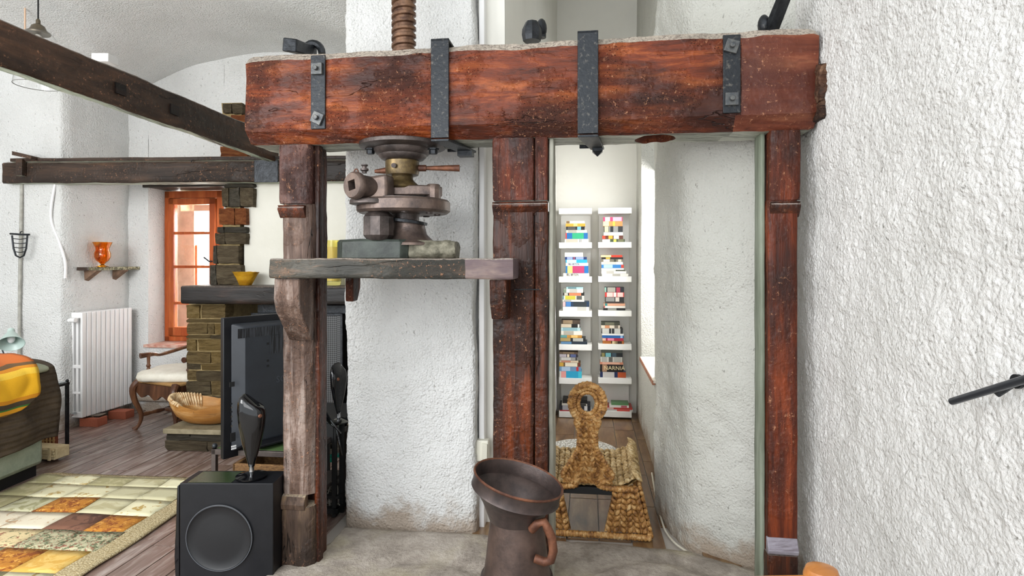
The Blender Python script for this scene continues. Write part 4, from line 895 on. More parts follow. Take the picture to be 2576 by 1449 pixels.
# mesh fire screen
fs_ = root('fire_screen', CB.pt(CB.a(800), -.10, .18), 'black metal mesh fire screen standing in front of the firebox', 'fire screen')
sa0, sa1 = CB.a(645), CB.a(872); sz0, sz1 = .235, fz(788, 4.85)
fm = MB()
for lo, hi in (((sa0, -.09, sz0), (sa0+.02, -.07, sz1)), ((sa1-.02, -.09, sz0), (sa1, -.07, sz1)), ((sa0, -.09, sz0), (sa1, -.07, sz0+.03)), ((sa0, -.09, sz1-.02), (sa1, -.07, sz1))): fm.box(CB, lo, hi)
build(fm, 'frame', MT['iron'], fs_, bev=.003)
t = NT('dark_wire_mesh'); vv = t.map((90, 90, 90), rot=(0, R(45), 0)); ck = t.n('ShaderNodeTexChecker'); ck.inputs['Scale'].default_value = 1; t.l(vv, ck.inputs[0]); t.col(t.ramp(ck.outputs['Fac'], [(0, '#101113'), (1, '#5d5f61')])); t.set(rough=.5)
build(MB().box(CB, (sa0+.01, -.083, sz0), (sa1-.01, -.077, sz1)), 'mesh_panel', t.mat, fs_)
# things on mantel and hearth
mz = fz(720, 4.68)+.003
bc = CB.pt(CB.a(618, -.14), -.14, mz)
pr_ = [(.03, 0), (.05, .004), (.075, .05), (.105, .10), (.112, .105), (.106, .106), (.07, .05), (.04, .02)]
m = MB().lathe(bc, pr_, 36, sq=.8); m.noise(.012, 9, 2, .006, 30)
build(m, 'wooden_bowl', wood('yellow_burl_wood', ('#8d5c10', '#c99a26', '#e6c54a'), 'x', 5, .4, .1), label='small yellow burl wood bowl with a ragged rim on the mantel', cat='bowl', smooth=60)
gc = CB.pt(CB.a(838, -.13), -.13, mz); k = 4.75/F_
ygm = glass('pale_yellow_glass', '#f7ee9a', .05, .8)
yg = build(MB().lathe(gc, [(.055, 0), (.062, .01), (.064, .03), (.075, .36), (.071, .36), (.060, .035), (.05, .03)], 36), 'glass_vase', ygm, label='tall pale yellow glass vase on the mantel behind the left post', cat='vase', smooth=50)
build(MB().lathe(gc+Vector((0, 0, .036)), [(.055, 0), (.0665, .26), (.066, .27)], 28), 'yellow_filling', M_('yellow_wax', '#e8bf28', '#f2d65a', 8, .4), yg)
# big carved bowl on the hearth
wb_c = W(522, 1058, 4.62); wb_c.z = .175
m = MB(); ct = FR(wb_c.x, wb_c.y, 5); rings = []
prof = [(.35, .0), (.6, .012), (.82, .05), (.97, .11), (1.0, .15), (.96, .152), (.80, .10), (.6, .06), (.3, .05)]
for rr_, z in prof:
    rg = []
    for j in range(40):
        t_ = 2*math.pi*j/40; x = math.cos(t_); y = math.sin(t_)
        zz2 = z*(1+.45*max(0, x)+.35*max(0, -x)-.12*(y < 0)*abs(y))
        rg.append(ct.pt(rr_*.33*x*(1 if x > 0 else .92), rr_*.16*y, wb_c.z+zz2))
    rings.append(rg)
m.loft(rings); m.noise(.008, 8, 4, .003, 30)
build(m, 'carved_bowl', wood('honey_carved_wood', ('#8a5a28', '#c08a4a', '#dfba84'), 'x', 6, .45, .3), label='large honey-coloured bowl carved from a trunk lying on the hearth', cat='bowl', smooth=60)
cbowl = bpy.data.objects['carved_bowl']; m = MB()
for i in range(24):
    t_ = math.pi+(-1.05+2.1*i/23); x, y = math.cos(t_), math.sin(t_)
    zt5 = wb_c.z+.152*(1+.35*max(0, -x)-.12*(y < 0)*abs(y)); p_o = ct.pt(.325*.92*x, .165*y, zt5-.01); p_m = ct.pt(.31*.92*x*.97, .155*y*.97, zt5+.002); p_i = ct.pt(.33*.92*x*.70, .16*y*.70, wb_c.z+.078)
    m.tube(smoothpts([p_o, p_m, p_i], 4), lambda u: .010-.003*u, 6)
build(m.noise(.004, 20), 'ridged_end', M_('pale_ridged_wood', '#e6cfa6', '#a87c4a', 30, .6), cbowl, label='pale ridged end of the bowl', kind='stuff', smooth=60)
# --- TV and its stand
TYd = 1.35; tl = W(562, 0, 3.0); td = Vector((1, TYd, 0)).normalized(); TF = FR(tl.x, 3.0, -math.degrees(math.atan2(td.y, td.x)))
tw = TF.a(795); th0 = H-(1157-HY)*3.0/F_; th1 = H-(800-HY)*3.0/F_
tv = root('television', TF.pt(tw/2, .05, th0), 'large flat television seen from behind, between the stone fireplace and the left post', 'television')
# back side faces -b (toward the camera)
build(MB().box(TF, (0, 0, th0), (tw, .03, th1)), 'screen_frame', MT['black'], tv, bev=.004)
m = MB().hexa([TF.pt(.035, .0, th0+.03), TF.pt(tw-.03, .0, th0+.03), TF.pt(tw-.03, .0, th1-.03), TF.pt(.035, .0, th1-.03), TF.pt(.09, -.045, th0+.06), TF.pt(tw-.07, -.045, th0+.06), TF.pt(tw-.07, -.045, th1-.05), TF.pt(.09, -.045, th1-.05)])
bk = build(m, 'back_cover', MT['tv'], tv, bev=.008)
def tz(py, a): return H-(py-HY)*TF.pt(a, -.045, 0).y/F_
ta = lambda px: TF.a(px, -.045)
def tpanel(x0, x1, y0, y1, name, mat, e=.002): return build(MB().box(TF, (ta(x0), -.045-e, tz(y1, ta(x0))), (ta(x1), -.044, tz(y0, ta(x0)))), name, mat, bk)
vent = M_('vent_grille', '#0c0d0f', '#33363b', 120, .5, stretch=(1, 1, .05), lo=.45, hi=.55)
tpanel(598, 708, 828, 852, 'vent_grille', vent); tpanel(680, 720, 844, 890, 'vent_grille', vent)
tpanel(577, 590, 962, 974, 'socket', MT['black_matte']); tpanel(580, 592, 1090, 1112, 'socket', MT['black_matte'])
for i, y in enumerate((1014, 1023, 1034, 1046, 1058, 1070)): tpanel(581, 584, y, y+4, 'port', MT['chrome'] if i % 2 else MT['iron_worn'])
tpanel(582, 594, 1122, 1126, 'sticker', MT['white']); tpanel(582, 594, 1128, 1132, 'sticker', MT['white'])
for y in (862, 905, 918): tpanel(671, 676, y, y+5, 'screw_hole', MT['black_matte'], .003)
text('SONY', bk, 'logo_lettering', TF.pt(ta(697)+.06, -.0465, H-(945-HY)*3.3/F_), (R(90), 0, -TF.t), .05, M_('faint_grey_print', '#3d4249', rough=.4))
m = MB().box(TF, (tw*.35, -.03, th0-.03), (tw*.65, .02, th0+.05)); m.box(TF, (tw*.2, -.12, .474), (tw*.8, .14, .488)); m.box(TF, (tw*.45, -.02, .48), (tw*.55, .02, th0)); build(m, 'foot_stand', MT['black'], tv, bev=.004)
# stand table
tb = root('tv_table', W(640, 1130, 3.1), 'low metal table with a green top and ball corner knobs under the television', 'table')
G = FR(W(531, 0, 3.08).x, 3.08, 7); tzz = H-(1130-HY)*3.08/F_
gw = .50
legm = M_('grey_brown_metal', '#4b4340', '#5f5652', 12, .45, .5)
for a, b in ((0, 0), (gw, 0), (0, .5), (gw, .5)):
    build(MB().box(G, (a, b, 0), (a+.024, b+.024, tzz)), 'leg', legm, tb, bev=.002)
    build(MB().ell(G.pt(a+.012, b+.012, tzz+.014), (.014, .014, .014), 14, 10), 'ball_knob', MT['iron'], tb)
m = MB()
for lo, hi in (((.0, 0, tzz-.028), (gw+.024, .02, tzz)), ((0, .504, tzz-.028), (gw+.024, .524, tzz)), ((0, 0, tzz-.028), (.02, .524, tzz)), ((gw, 0, tzz-.028), (gw+.024, .524, tzz))): m.box(G, lo, hi)
build(m, 'frame', legm, tb, bev=.002)
build(MB().box(G, (.02, .02, tzz-.008), (gw, .504, tzz+.001)), 'green_top', M_('green_glass_top', '#5a7448', rough=.2), tb, label='green glass top')
m = MB().ell(W(572, 1118, 3.2), (.035, .03, .012), 14, 8); m.tube(smoothpts([W(560, 1124, 3.18), W(575, 1114, 3.2), W(592, 1122, 3.2)], 5), .005); build(m, 'cable_bundle', MT['black_gloss'], label='small black cable bundle on the green table top', cat='cable')
# wicker tray under it
TX = W(665, 1160, 3.0)
m = MB(); K_ = FR(TX.x, 3.02, 7)
for (a0, b0_, a1, b1_) in ((-.17, -.02, .15, .0), (-.17, .25, .15, .27), (-.17, -.02, -.15, .27), (.13, -.02, .15, .27)): m.box(K_, (a0, b0_, .20), (a1, b1_, .40))
m.box(K_, (-.16, -.01, .19), (.14, .26, .205))
wk = M_('brown_wicker', '#5a3c22', '#9a7446', 60, .8, 0, 1.0, 90, (1, 1, 5))
wbk = build(m, 'wicker_basket', wk, label='brown wicker basket on the shelf under the television table', cat='basket', bev=.006)
build(MB().box(G, (.01, .02, .165), (gw, .5, .185)), 'lower_shelf', legm, tb)
# rack right of the left post
RK = FR(W(822, 0, 3.3).x, 3.3, 7)
rk = root('metal_rack', RK.pt(0, .1, 0), 'black angular metal rack between the left post and the white pillar', 'rack')
rzt = H-(1060-HY)*3.3/F_
ra0 = RK.a(740); ra1 = RK.a(852)
for nm_, a, b in (('leg', RK.a(834), 0), ('leg', ra1-.024, .06), ('leg', ra0, 0), ('leg', ra0, .4)): build(MB().box(RK, (a, b, .01), (a+.024, b+.024, rzt-.01)), nm_, MT['black_matte'], rk, bev=.002)
build(MB().box(RK, (ra0, -.01, rzt-.01), (ra1, .42, rzt)), 'top_plate', MT['black'], rk, bev=.002)
build(MB().box(RK, (ra0, -.005, rzt-.12), (RK.a(840), .02, rzt-.01)), 'front_panel', MT['black_matte'], rk, bev=.004)
build(MB().box(RK, (ra0, -.01, .03), (ra1, .03, .06)).box(RK, (ra1-.03, -.01, .03), (ra1, .42, .06)).box(RK, (ra0, .0, .11), (ra1, .4, .125)), 'base_frame', MT['black_matte'], rk, bev=.003)
for i, (x0, y0, x1, y1) in enumerate(((806, 1015, 858, 1090), (808, 1035, 850, 1078), (846, 1080, 860, 1145))):
    wallcable('power_cable', smoothpts([W(x0, y0, 3.27), W((x0+x1)/2+2, (y0+y1)/2+8, 3.26), W(x1, y1, 3.27)], 6), .007, MT['black_gloss'], ['black cable slanting down beside the pillar, upper of two', 'black cable slanting behind the post, lower of two', 'short black cable hanging down along the white pillar'][i])
m = MB(); rnd = random.Random(11)
for i in range(22):
    x = rnd.uniform(808, 835); y = rnd.uniform(1225, 1285); Y = 3.32+rnd.uniform(0, .06); pts = [W(x, y, Y), W(x+rnd.uniform(4, 12), y+rnd.uniform(-22, 6), Y+.02), W(x+rnd.uniform(12, 22), y+rnd.uniform(-10, 20), Y), W(x+rnd.uniform(0, 20), y+rnd.uniform(15, 40), Y+.03)]
    m.tube(smoothpts(pts, 5), .004, 6)
build(m, 'cable_tangle', M_('grey_cable_rubber', '#6b665e', '#9a958a', 6, .5), label='tangle of grey cables heaped on the rack beside the left post', cat='cable', kind='stuff')
build(MB().box(RK, (RK.a(812), .09, .31), (RK.a(836), .13, .325)).box(RK, (RK.a(812), .09, .28), (RK.a(818), .12, .31)), 'plastic_clip', M_('teal_plastic', '#2fb39a', rough=.3), label='small teal plastic clip on the tangle of grey cables', cat='clip', bev=.003)
# speakers
sx0, sx1 = W(452, 0, 2.655).x, W(687, 0, 2.655).x; szt = H-(1216-HY)*2.655/F_
def speaker(cx, by, ty, Y, wd, label, yaw=0, dep=.8, flat=1):
    k = Y/F_; zb3 = H-(by-HY)*k; zt3 = H-(ty-HY)*k; c = W(cx, 0, Y); c.z = 0; fr_ = FR(c.x, c.y, yaw)
    r_ = root('satellite_speaker', (c.x, c.y, zb3), label, 'speaker')
    build(MB().lathe((c.x, c.y, zb3), [(.058, 0), (.068, .004), (.069, .010), (.045, .016), (.012, .028)], 36), 'base', MT['black_gloss'], r_)
    build(MB().lathe((c.x, c.y, zb3), [(.012, .026), (.010, .05), (.014, .06)], 18), 'stem', MT['chrome'], r_, label='chrome stem')
    m = MB(); rings = []; hh = zt3-zb3-.05
    for t, hw_, d_, off in ((0, .012, .012, 0), (.12, .022, .02, 0), (.35, .042, .036, 0), (.6, .056, .048, 0), (.8, .062, .052, 0), (.9, .060, .05, 0), (.97, .052, .044, 0), (1.0, .036, .03, 0)):
        ring_ = []
        for j in range(24):
            a = 2*math.pi*j/24; x = math.copysign(abs(math.cos(a))**.75, math.cos(a)); y = math.copysign(abs(math.sin(a))**.75, math.sin(a))
            z = zb3+.05+hh*t+(-.028*x*(t**4))
            ring_.append(fr_.pt(hw_*wd*x, d_*dep*y, z))
        rings.append(ring_)
    m.loft(rings); b_ = build(m, 'body', MT['black_gloss'], r_, smooth=60)
    build(MB().lathe(fr_.pt(.048*wd, -.03*dep, zb3+.05+hh*.78), [(.007, 0), (.010, .004), (.006, .008)], 12, (fr_.pt(.7, -.7, 0)-fr_.pt(0, 0, 0))), 'rear_port', MT['rust_red'], b_)
speaker(633, HY+(H-szt)*F_/2.73, 1006, 2.73, 1.0, 'glossy black tulip-shaped speaker standing on the subwoofer')
speaker(852, 1062, 925, 3.36, .45, 'slim black glossy speaker on the rack half hidden by the pillar', 20, 1.2)
# subwoofer
sw_ = root('subwoofer', ((sx0+sx1)/2, 2.72, 0), 'big black subwoofer box with a round driver cover on the floor left of the post', 'speaker')
build(MB().box(None, (sx0, 2.655, .012), (sx1, 2.815, szt)), 'cabinet', MT['black'], sw_, bev=.003)
build(MB().box(None, (sx0+.03, 2.665, szt+.0002), (sx1-.19, 2.80, szt+.0012)), 'green_top_film', M_('dark_green_sheen', '#2c3a22', rough=.25), sw_, label='dark green film on the top')
m = MB().prism([(sx0, 2.632, .02), (sx0-.016, 2.66, .05), (sx0-.016, 2.66, .2)], (0, .14, 0)) if 0 else MB().prism([W(451, 1219, 2.665), W(445, 1224, 2.665), W(438, 1400, 2.665), W(440, 1452, 2.665), W(451, 1465, 2.665)], (0, .14, 0))
build(m, 'glossy_side_panel', MT['black_gloss'], sw_, bev=.004)
dc = W(553, 1352, 2.655)
build(MB().lathe(dc, [(.148, -.0), (.1485, .006), (.142, .009), (.136, .004), (.10, .002), (.06, .005), (.0, .006)][0:6]+[(.002, .0055)], 64, (0, -1, 0)), 'driver_cover', M_('black_rubber', '#101114', rough=.5), sw_, smooth=50)
build(MB().tube([dc+Vector((.146*math.cos(t), -.008, .146*math.sin(t))) for t in [i*math.pi/32 for i in range(64)]], .0025, 6, closed=True), 'cover_ring', M_('grey_rubber_ring', '#4a4d52', rough=.3), sw_)
for x in (sx0+.03, sx1-.03):
    for y in (2.66, 2.78): build(MB().cyl((x, y, 0), (x, y, .013), .015), 'rubber_foot', MT['black_matte'], sw_)
# --- sofa
SF = FR(-3.13, 3.99, 2.0)   # near-right vertical edge of the sofa back runs towards the camera from here (b<0)
sofa_c = M_('grey_green_upholstery', '#8e9a88', '#a4ad9b', 14, .9, 0, .4, 160)
so_ = root('sofa', SF.pt(-.45, -.7, 0), 'grey-green sofa seen from the end at the left edge', 'sofa')
build(MB().box(SF, (-.95, -1.5, .07), (0, 0, .46)).noise(.004, 5), 'base', sofa_c, so_, bev=.03)
build(MB().box(SF, (-.3, -1.5, .42), (-.01, -.01, .70)).noise(.006, 5), 'arm', sofa_c, so_, bev=.05)
build(MB().box(SF, (-.93, -1.45, .0), (-.03, -.03, .07)), 'plinth', MT['black_matte'], so_)
# quilt: a draped sheet over the sofa arm
def drape(name, prof, b0, b1, n, mat, label, cat, amp, seed, thick=.012, hem=None, sc=5):
    m = MB(); nb = n; vs = []; fs = []; L_ = len(prof)
    pp = smoothpts([Vector((x, 0, z)) for x, z in prof], 6); K_ = len(pp)
    for i in range(nb+1):
        b = b0+(b1-b0)*i/nb
        for j, p in enumerate(pp):
            e = hem(i/nb, j/(K_-1)) if hem else Vector((0, 0, 0))
            v = SF.pt(p.x+e.x, b+e.y, p.z+e.z); d = noise.noise_vector(v*sc+Vector((seed, 0, 0)))*amp
            v = v+Vector((abs(d.x), d.y*.5, d.z*.6)); vs.append(v)
    for i in range(nb):
        for j in range(K_-1): fs.append((i*K_+j, (i+1)*K_+j, (i+1)*K_+j+1, i*K_+j+1))
    m.add(vs, fs); o = build(m, name, mat, label=label, cat=cat, smooth=70)
    x = o.modifiers.new('t', 'SOLIDIFY'); x.thickness = thick; x.offset = 1; return o
t = NT('brown_quilted_fabric'); wv = t.n('ShaderNodeTexWave'); wv.bands_direction = 'Z'; wv.inputs['Scale'].default_value = 8; wv.inputs['Distortion'].default_value = 1.2; t.l(t.obj, wv.inputs[0])
t.col(t.ramp(t.noise(t.obj, 7, 4), [(.3, '#40352a'), (.7, '#5e5040')])); t.bump(t.math('ADD', wv.outputs[1], t.math('MULTIPLY', t.noise(t.obj, 50, 3), .5)), .8, .012); quilt = t.set(rough=.9)
drape('quilt', [(-.42, .62), (-.4, .73), (-.3, .755), (-.15, .75), (-.01, .715), (.03, .66), (.05, .5), (.055, .36), (.03, .24)], -1.6, .04, 60, quilt, 'brown quilted throw hanging over the end of the sofa', 'throw', .035, 3, .014, lambda u, v: Vector((.02*math.sin(u*26)*v, .0, -.05*v*(1-u)+.07*max(0, v-.8)*math.sin(u*9))))
t = NT('yellow_striped_blanket'); sx_ = t.n('ShaderNodeSeparateXYZ'); t.l(t.gen, sx_.inputs[0])
fac = t.math('ADD', t.math('MULTIPLY', sx_.outputs[2], 1.0), t.math('MULTIPLY', t.math('SUBTRACT', t.noise(t.obj, 4, 2), .5), .08))
rp2 = t.n('ShaderNodeValToRGB'); rp2.color_ramp.interpolation = 'CONSTANT'; e = rp2.color_ramp.elements
stops = [(0, '#bdb6a0'), (.05, '#ded9c8'), (.10, '#a9a18c'), (.15, '#cfc8b0'), (.2, '#d9cf5a'), (.24, '#e39a1c'), (.30, '#7c5a2a'), (.34, '#e2a020'), (.39, '#3f7a35'), (.41, '#4a3f30'), (.47, '#d98f1a'), (.52, '#f0b41e'), (.8, '#f5c843'), (.88, '#d78a24'), (.92, '#6b5236'), (.96, '#c5682c')]
while len(e) < len(stops): e.new(.5)
for i, (p_, c_2) in enumerate(stops): e[i].position = p_; e[i].color = hexc(c_2)
t.l(fac, rp2.inputs[0]); t.l(rp2.outputs[0], t.b.inputs['Base Color']); t.bump(t.noise(t.obj, 140, 3), .4, .003); yb = t.set(rough=.9)
drape('striped_blanket', [(-.40, .70), (-.3, .795), (-.14, .785), (.0, .755), (.075, .68), (.10, .56), (.10, .47)], -1.3, -.11, 50, yb, 'yellow and orange striped blanket folded over the brown quilt', 'blanket', .04, 9, .03, lambda u, v: Vector((0, -.10*v*u, -.12*v*(1-u)+.10*v*u*u+.02*math.sin(u*20)*v-.03*u*(1-v))))
build(MB().ell(SF.pt(-.10, -.09, .742), (.17, .10, .022), 24, 10, Matrix.Rotation(R(14), 3, 'Y'), 0, .6).noise(.006, 6), 'cushion', M_('grey_green_cushion', '#8f9780', '#a9ae96', 10, .9, 0, .3, 120), label='thin grey-green cushion corner under the quilt at the sofa end', cat='cushion', smooth=60)
# desk lamp
dl = root('desk_lamp', W(18, 905, 4.35), 'pale mint desk lamp with cone shade on a thin jointed arm behind the sofa', 'lamp')
mint = M_('mint_enamel', '#b9cbc4', rough=.35)
sc_ = W(28, 832, 4.35); dax = Vector((.42, -.5, -.62)).normalized()
prf = [(.012, -.012), (.022, -.008), (.024, .022), (.034, .036), (.062, .09), (.080, .125)]
build(MB().lathe(sc_, prf+[(r-.003, z) for r, z in prf[::-1]], 32, dax, 0, False), 'shade', mint, dl, smooth=50)
build(MB().ell(sc_+dax*.075, (.024, .024, .034)), 'bulb', MT['white'], dl)
for A_, B_ in (((20, 842), (2, 870)), ((2, 870), (18, 912)), ((18, 912), (20, 1000))): build(MB().cyl(W(*A_, 4.37), W(*B_, 4.37), .005), 'arm', MT['iron_worn'], dl)
build(MB().ell(W(2, 870, 4.37), (.009, .009, .009), 10, 8), 'joint', MT['iron'], dl)
build(MB().lathe(W(20, 1005, 4.37), [(.06, 0), (.06, .015), (.02, .022)], 24), 'base', mint, dl)
# side table
stt = root('side_table', P(150, 1130), 'black steel frame side table with a thin grey top beyond the sofa', 'table')
E = FR(P(170, 1133).x, P(170, 1133).y, 7); tz3 = H-(962-HY)*E.o[1]/F_
for a, b in ((-.024, 0), (-.55, 0), (-.024, -.42), (-.55, -.42)):
    build(MB().box(E, (a, b, 0), (a+.02, b+.02, tz3)), 'leg', MT['iron'], stt, bev=.002)
build(MB().ell(E.pt(-.012, .01, tz3+.01), (.012, .012, .012), 12, 8), 'ball_knob', MT['iron'], stt)
m = MB()
for z in (0, tz3-.02):
    for lo, hi in (((-.55, 0, z), (0, .02, z+.02)), ((-.55, -.42, z), (0, -.40, z+.02)), ((-.55, -.42, z), (-.53, .02, z+.02)), ((-.02, -.42, z), (0, .02, z+.02))): m.box(E, lo, hi)
build(m, 'frame', MT['iron'], stt, bev=.002)
build(MB().box(E, (-.54, -.41, tz3-.002), (-.01, .01, tz3+.006)), 'table_top', M_('grey_glass_top', '#9aa3a6', rough=.15), stt)
# lattice box and woven tray below the side table
bx_ = root('lattice_box', W(136, 1100, 4.5), 'brown lattice wood box under the black side table', 'box')
lx0, lx1 = W(100, 0, 4.36).x, W(134, 0, 4.36).x; z0q, z1q = .02, H-(1052-HY)*4.36/F_
build(MB().box(None, (lx0, 4.38, .02), (lx1-.01, 4.42, z1q-.005)), 'inner_panel', M_('red_brown_lining', '#7b3a20', rough=.8), bx_)
for i in range(6): build(MB().box(None, (lx0, 4.365, z0q+(z1q-z0q)*i/6), (lx1, 4.378, z0q+(z1q-z0q)*i/6+.010)), 'slat', M_('tan_slat', '#b08a5c', rough=.6) if i == 0 else bpy.data.materials['tan_slat'], bx_)
for i in range(5): build(MB().box(None, (lx0+(lx1-lx0)*i/4-.004, 4.358, .02), (lx0+(lx1-lx0)*i/4+.006, 4.366, z1q)), 'slat', bpy.data.materials['tan_slat'], bx_)
ty = FR(W(137, 0, 4.2).x, 4.2, 10)
tr_ = root('woven_tray', ty.pt(-.1, .05, .021), 'cream woven strip tray on the floor frame of the side table', 'tray')
crm = M_('cream_rush', '#cdb88c', '#e4d3aa', 30, .8, 0, .5, 70)
for i in range(4): build(MB().box(ty, (-.33, -.004*i, .022+.02*i), (.0, .012-.004*i, .039+.02*i)).noise(.002, 20, i), 'strip', crm, tr_, bev=.003)
for a in (-.3, -.21, -.12, -.04): build(MB().box(ty, (a, -.018, .022), (a+.022, -.008, .112)).noise(.002, 20), 'strip', crm, tr_, bev=.002)
build(MB().box(ty, (-.33, .012, .022), (0, .12, .1)), 'tray_body', crm, tr_, bev=.006)
# --- patchwork rug
RG = FR(-1.83, 3.86, 5.0)
rg = root('patchwork_rug', RG.pt(-.9, -.9, 0), 'patchwork rug of beige, orange and floral pieces with a burlap border', 'rug')
RW, RLn = 1.27, 2.0
m = MB(); n1, n2 = 44, 54
def rz(a, b): return .006+.012*max(0, noise.noise(Vector((a*4, b*4, 2))))+(.015*math.exp(-((b+.06)/.05)**2)*(.5+noise.noise(Vector((a*7, 0, 1)))) if b > -.2 else 0)
vs = []; fs = []
for i in range(n1+1):
    for j in range(n2+1):
        a = -RW*i/n1; b = -RLn*j/n2; wv_ = .012*noise.noise(Vector((b*3, a*3, 5)))
        vs.append(RG.pt(a+wv_, b+wv_, rz(a, b)))
for i in range(n1):
    for j in range(n2): fs.append((i*(n2+1)+j, (i+1)*(n2+1)+j, (i+1)*(n2+1)+j+1, i*(n2+1)+j+1))
m.add(vs, fs); t = NT('burlap'); c_ = t.voro(t.map((1, 1.6, 1)), 95); t.col(t.ramp(c_, [(.1, '#d8caa6'), (.6, '#a3916a')])); t.bump(c_, .8, .004); burl = t.set(rough=.95)
rb_ = build(m, 'burlap_ground', burl, rg, smooth=60); x = rb_.modifiers.new('t', 'SOLIDIFY'); x.thickness = .008; x.offset = 1
def fabric(name, base, sp, sc, thr=.5, sp2=None, dist=.8, bump=.3):
    t = NT(name); g = t.noise(t.obj, sc, 4, .65, dist); c = t.mix(t.ramp(g, [(thr, 0.), (thr+.06, 1.)]), base, sp)
    if sp2: c = t.mix(t.ramp(t.noise(t.obj, sc*1.7, 4, .7, .5), [(thr+.06, 0.), (thr+.1, 1.)]), c, sp2)
    t.col(c); t.bump(t.noise(t.obj, 120, 2), bump, .003); return t.set(rough=.95)
FB = {'cream': fabric('cream_floral_patch', '#e2dcb8', '#b99c5c', 14, .56), 'green': fabric('green_beige_patch', '#c6c3a2', '#a09c74', 12, .5), 'olive': fabric('olive_patch', '#a59e76', '#b9b18a', 9, .5),
      'orange': fabric('orange_brocade_patch', '#b8792a', '#8a4a1a', 24, .5, '#d9a04a'), 'plain': fabric('plain_beige_patch', '#c9c3a0', '#b5ac86', 6, .5), 'floral': fabric('dense_floral_patch', '#b9b493', '#5f6a4c', 42, .5, '#8a3226'),
      'redfl': fabric('red_floral_patch', '#dcc89a', '#8d4536', 20, .52, '#6e7350'), 'brown': fabric('brown_patch', '#7b5542', '#5c3d30', 12, .5), 'gold': fabric('gold_patch', '#d0a24a', '#dcb868', 8, .5), 'pink': fabric('ivory_patch', '#e6dcc4', '#c9a884', 16, .56), 'red': fabric('red_medallion_patch', '#9a2f2a', '#d8c9a0', 30, .5)}
rowsP = [['cream', 'plain', 'olive', 'cream', 'olive', 'green'], ['plain', 'plain', 'cream', 'cream', 'olive', 'green'], ['cream', 'plain', 'orange', 'green', 'olive', 'plain'], ['orange', 'brown', 'pink', 'pink', 'green', 'gold'],
         ['floral', 'floral', 'redfl', 'redfl', 'brown', 'pink'], ['gold', 'orange', 'plain', 'green', 'orange', 'gold'], ['cream', 'olive', 'redfl', 'plain', 'pink', 'green'], ['orange', 'plain', 'cream', 'floral', 'gold', 'pink'], ['plain', 'cream', 'green', 'pink', 'olive', 'gold']]
bc_ = -.05; rnd = random.Random(5)
for r_, rw_ in enumerate(rowsP):
    hh = .13 if r_ == 0 else .2; ac_ = -.115+rnd.uniform(-.01, .01)
    for c_, kx in enumerate(rw_):
        wd = rnd.choice((.225, .235, .245)); a0 = ac_-wd; 
        if ac_ < -RW+.06: break
        if a0 < -RW+.01: wd = ac_+RW-.01; a0 = ac_-wd
        m = MB(); vs = []; fs = []; ng = 4
        for i in range(ng+1):
            for j in range(ng+1):
                a = a0+(wd-.004)*i/ng; b = bc_-hh*.98*j/ng; wv_ = .012*noise.noise(Vector((b*3, a*3, 5))); vs.append(RG.pt(a+wv_, b+wv_, rz(a, b)+.0098))
        for i in range(ng):
            for j in range(ng): fs.append((i*(ng+1)+j, (i+1)*(ng+1)+j, (i+1)*(ng+1)+j+1, i*(ng+1)+j+1))
        m.add(vs, fs); o = build(m, 'patch', FB[kx], rg, smooth=25); x = o.modifiers.new('t', 'SOLIDIFY'); x.thickness = .002
        ac_ -= wd
    bc_ -= hh
# =====================================================================
# PASSAGE: bookcases, books, woven chair
# =====================================================================
KF = FR(W(1405, 0, 5.42).x, 5.42, TH)
kz = lambda py, a: H-(py-HY)*KF.pt(a, 0, 0).y/F_
ka = KF.a
shelf_y = [524, 610, 696, 782, 866, 951, 1035]; units = []
for ui, (x0, x1, yo) in enumerate(((1406, 1489, 0), (1505, 1589, -1))):
    a0, a1 = ka(x0), ka(x1)
    u_ = root('bookcase', KF.pt((a0+a1)/2, .12, .02), ('left' if ui == 0 else 'right')+' one of two tall narrow white open bookcases at the passage end', 'bookcase')
    build(MB().box(KF, (a0+.01, .215, .02), (a1-.01, .235, kz(522, a0))), 'back_panel', MT['white_shelf'], u_)
    for i, y in enumerate(shelf_y):
        y = y+yo; zt4 = kz(y, a0); build(MB().box(KF, (a0, 0, zt4-.052), (a1, .22, zt4)), 'shelf', MT['white_shelf'], u_, bev=.0015)
    units.append((a0, a1))
C3 = lambda x, y: (1380+x/5.177, 500+y/5.177); C4 = lambda x, y: (1380+x/4.83, 780+y/4.83)
ordn = ['top', 'second from top', 'third from top', 'fourth from top', 'fifth from top', 'sixth from top', 'seventh from top', 'eighth from top', 'ninth from top']
shn = ['', 'first', 'second', 'third', 'fourth', 'fifth', 'bottom']
paper = M_('book_pages', '#e6dfcc', '#d2c9b2', 90, .8, stretch=(1, 1, 8)); bmats = {}
def bmat(h):
    if h not in bmats: bmats[h] = M_('book_cover_'+h[1:], h, rough=.45)
    return bmats[h]
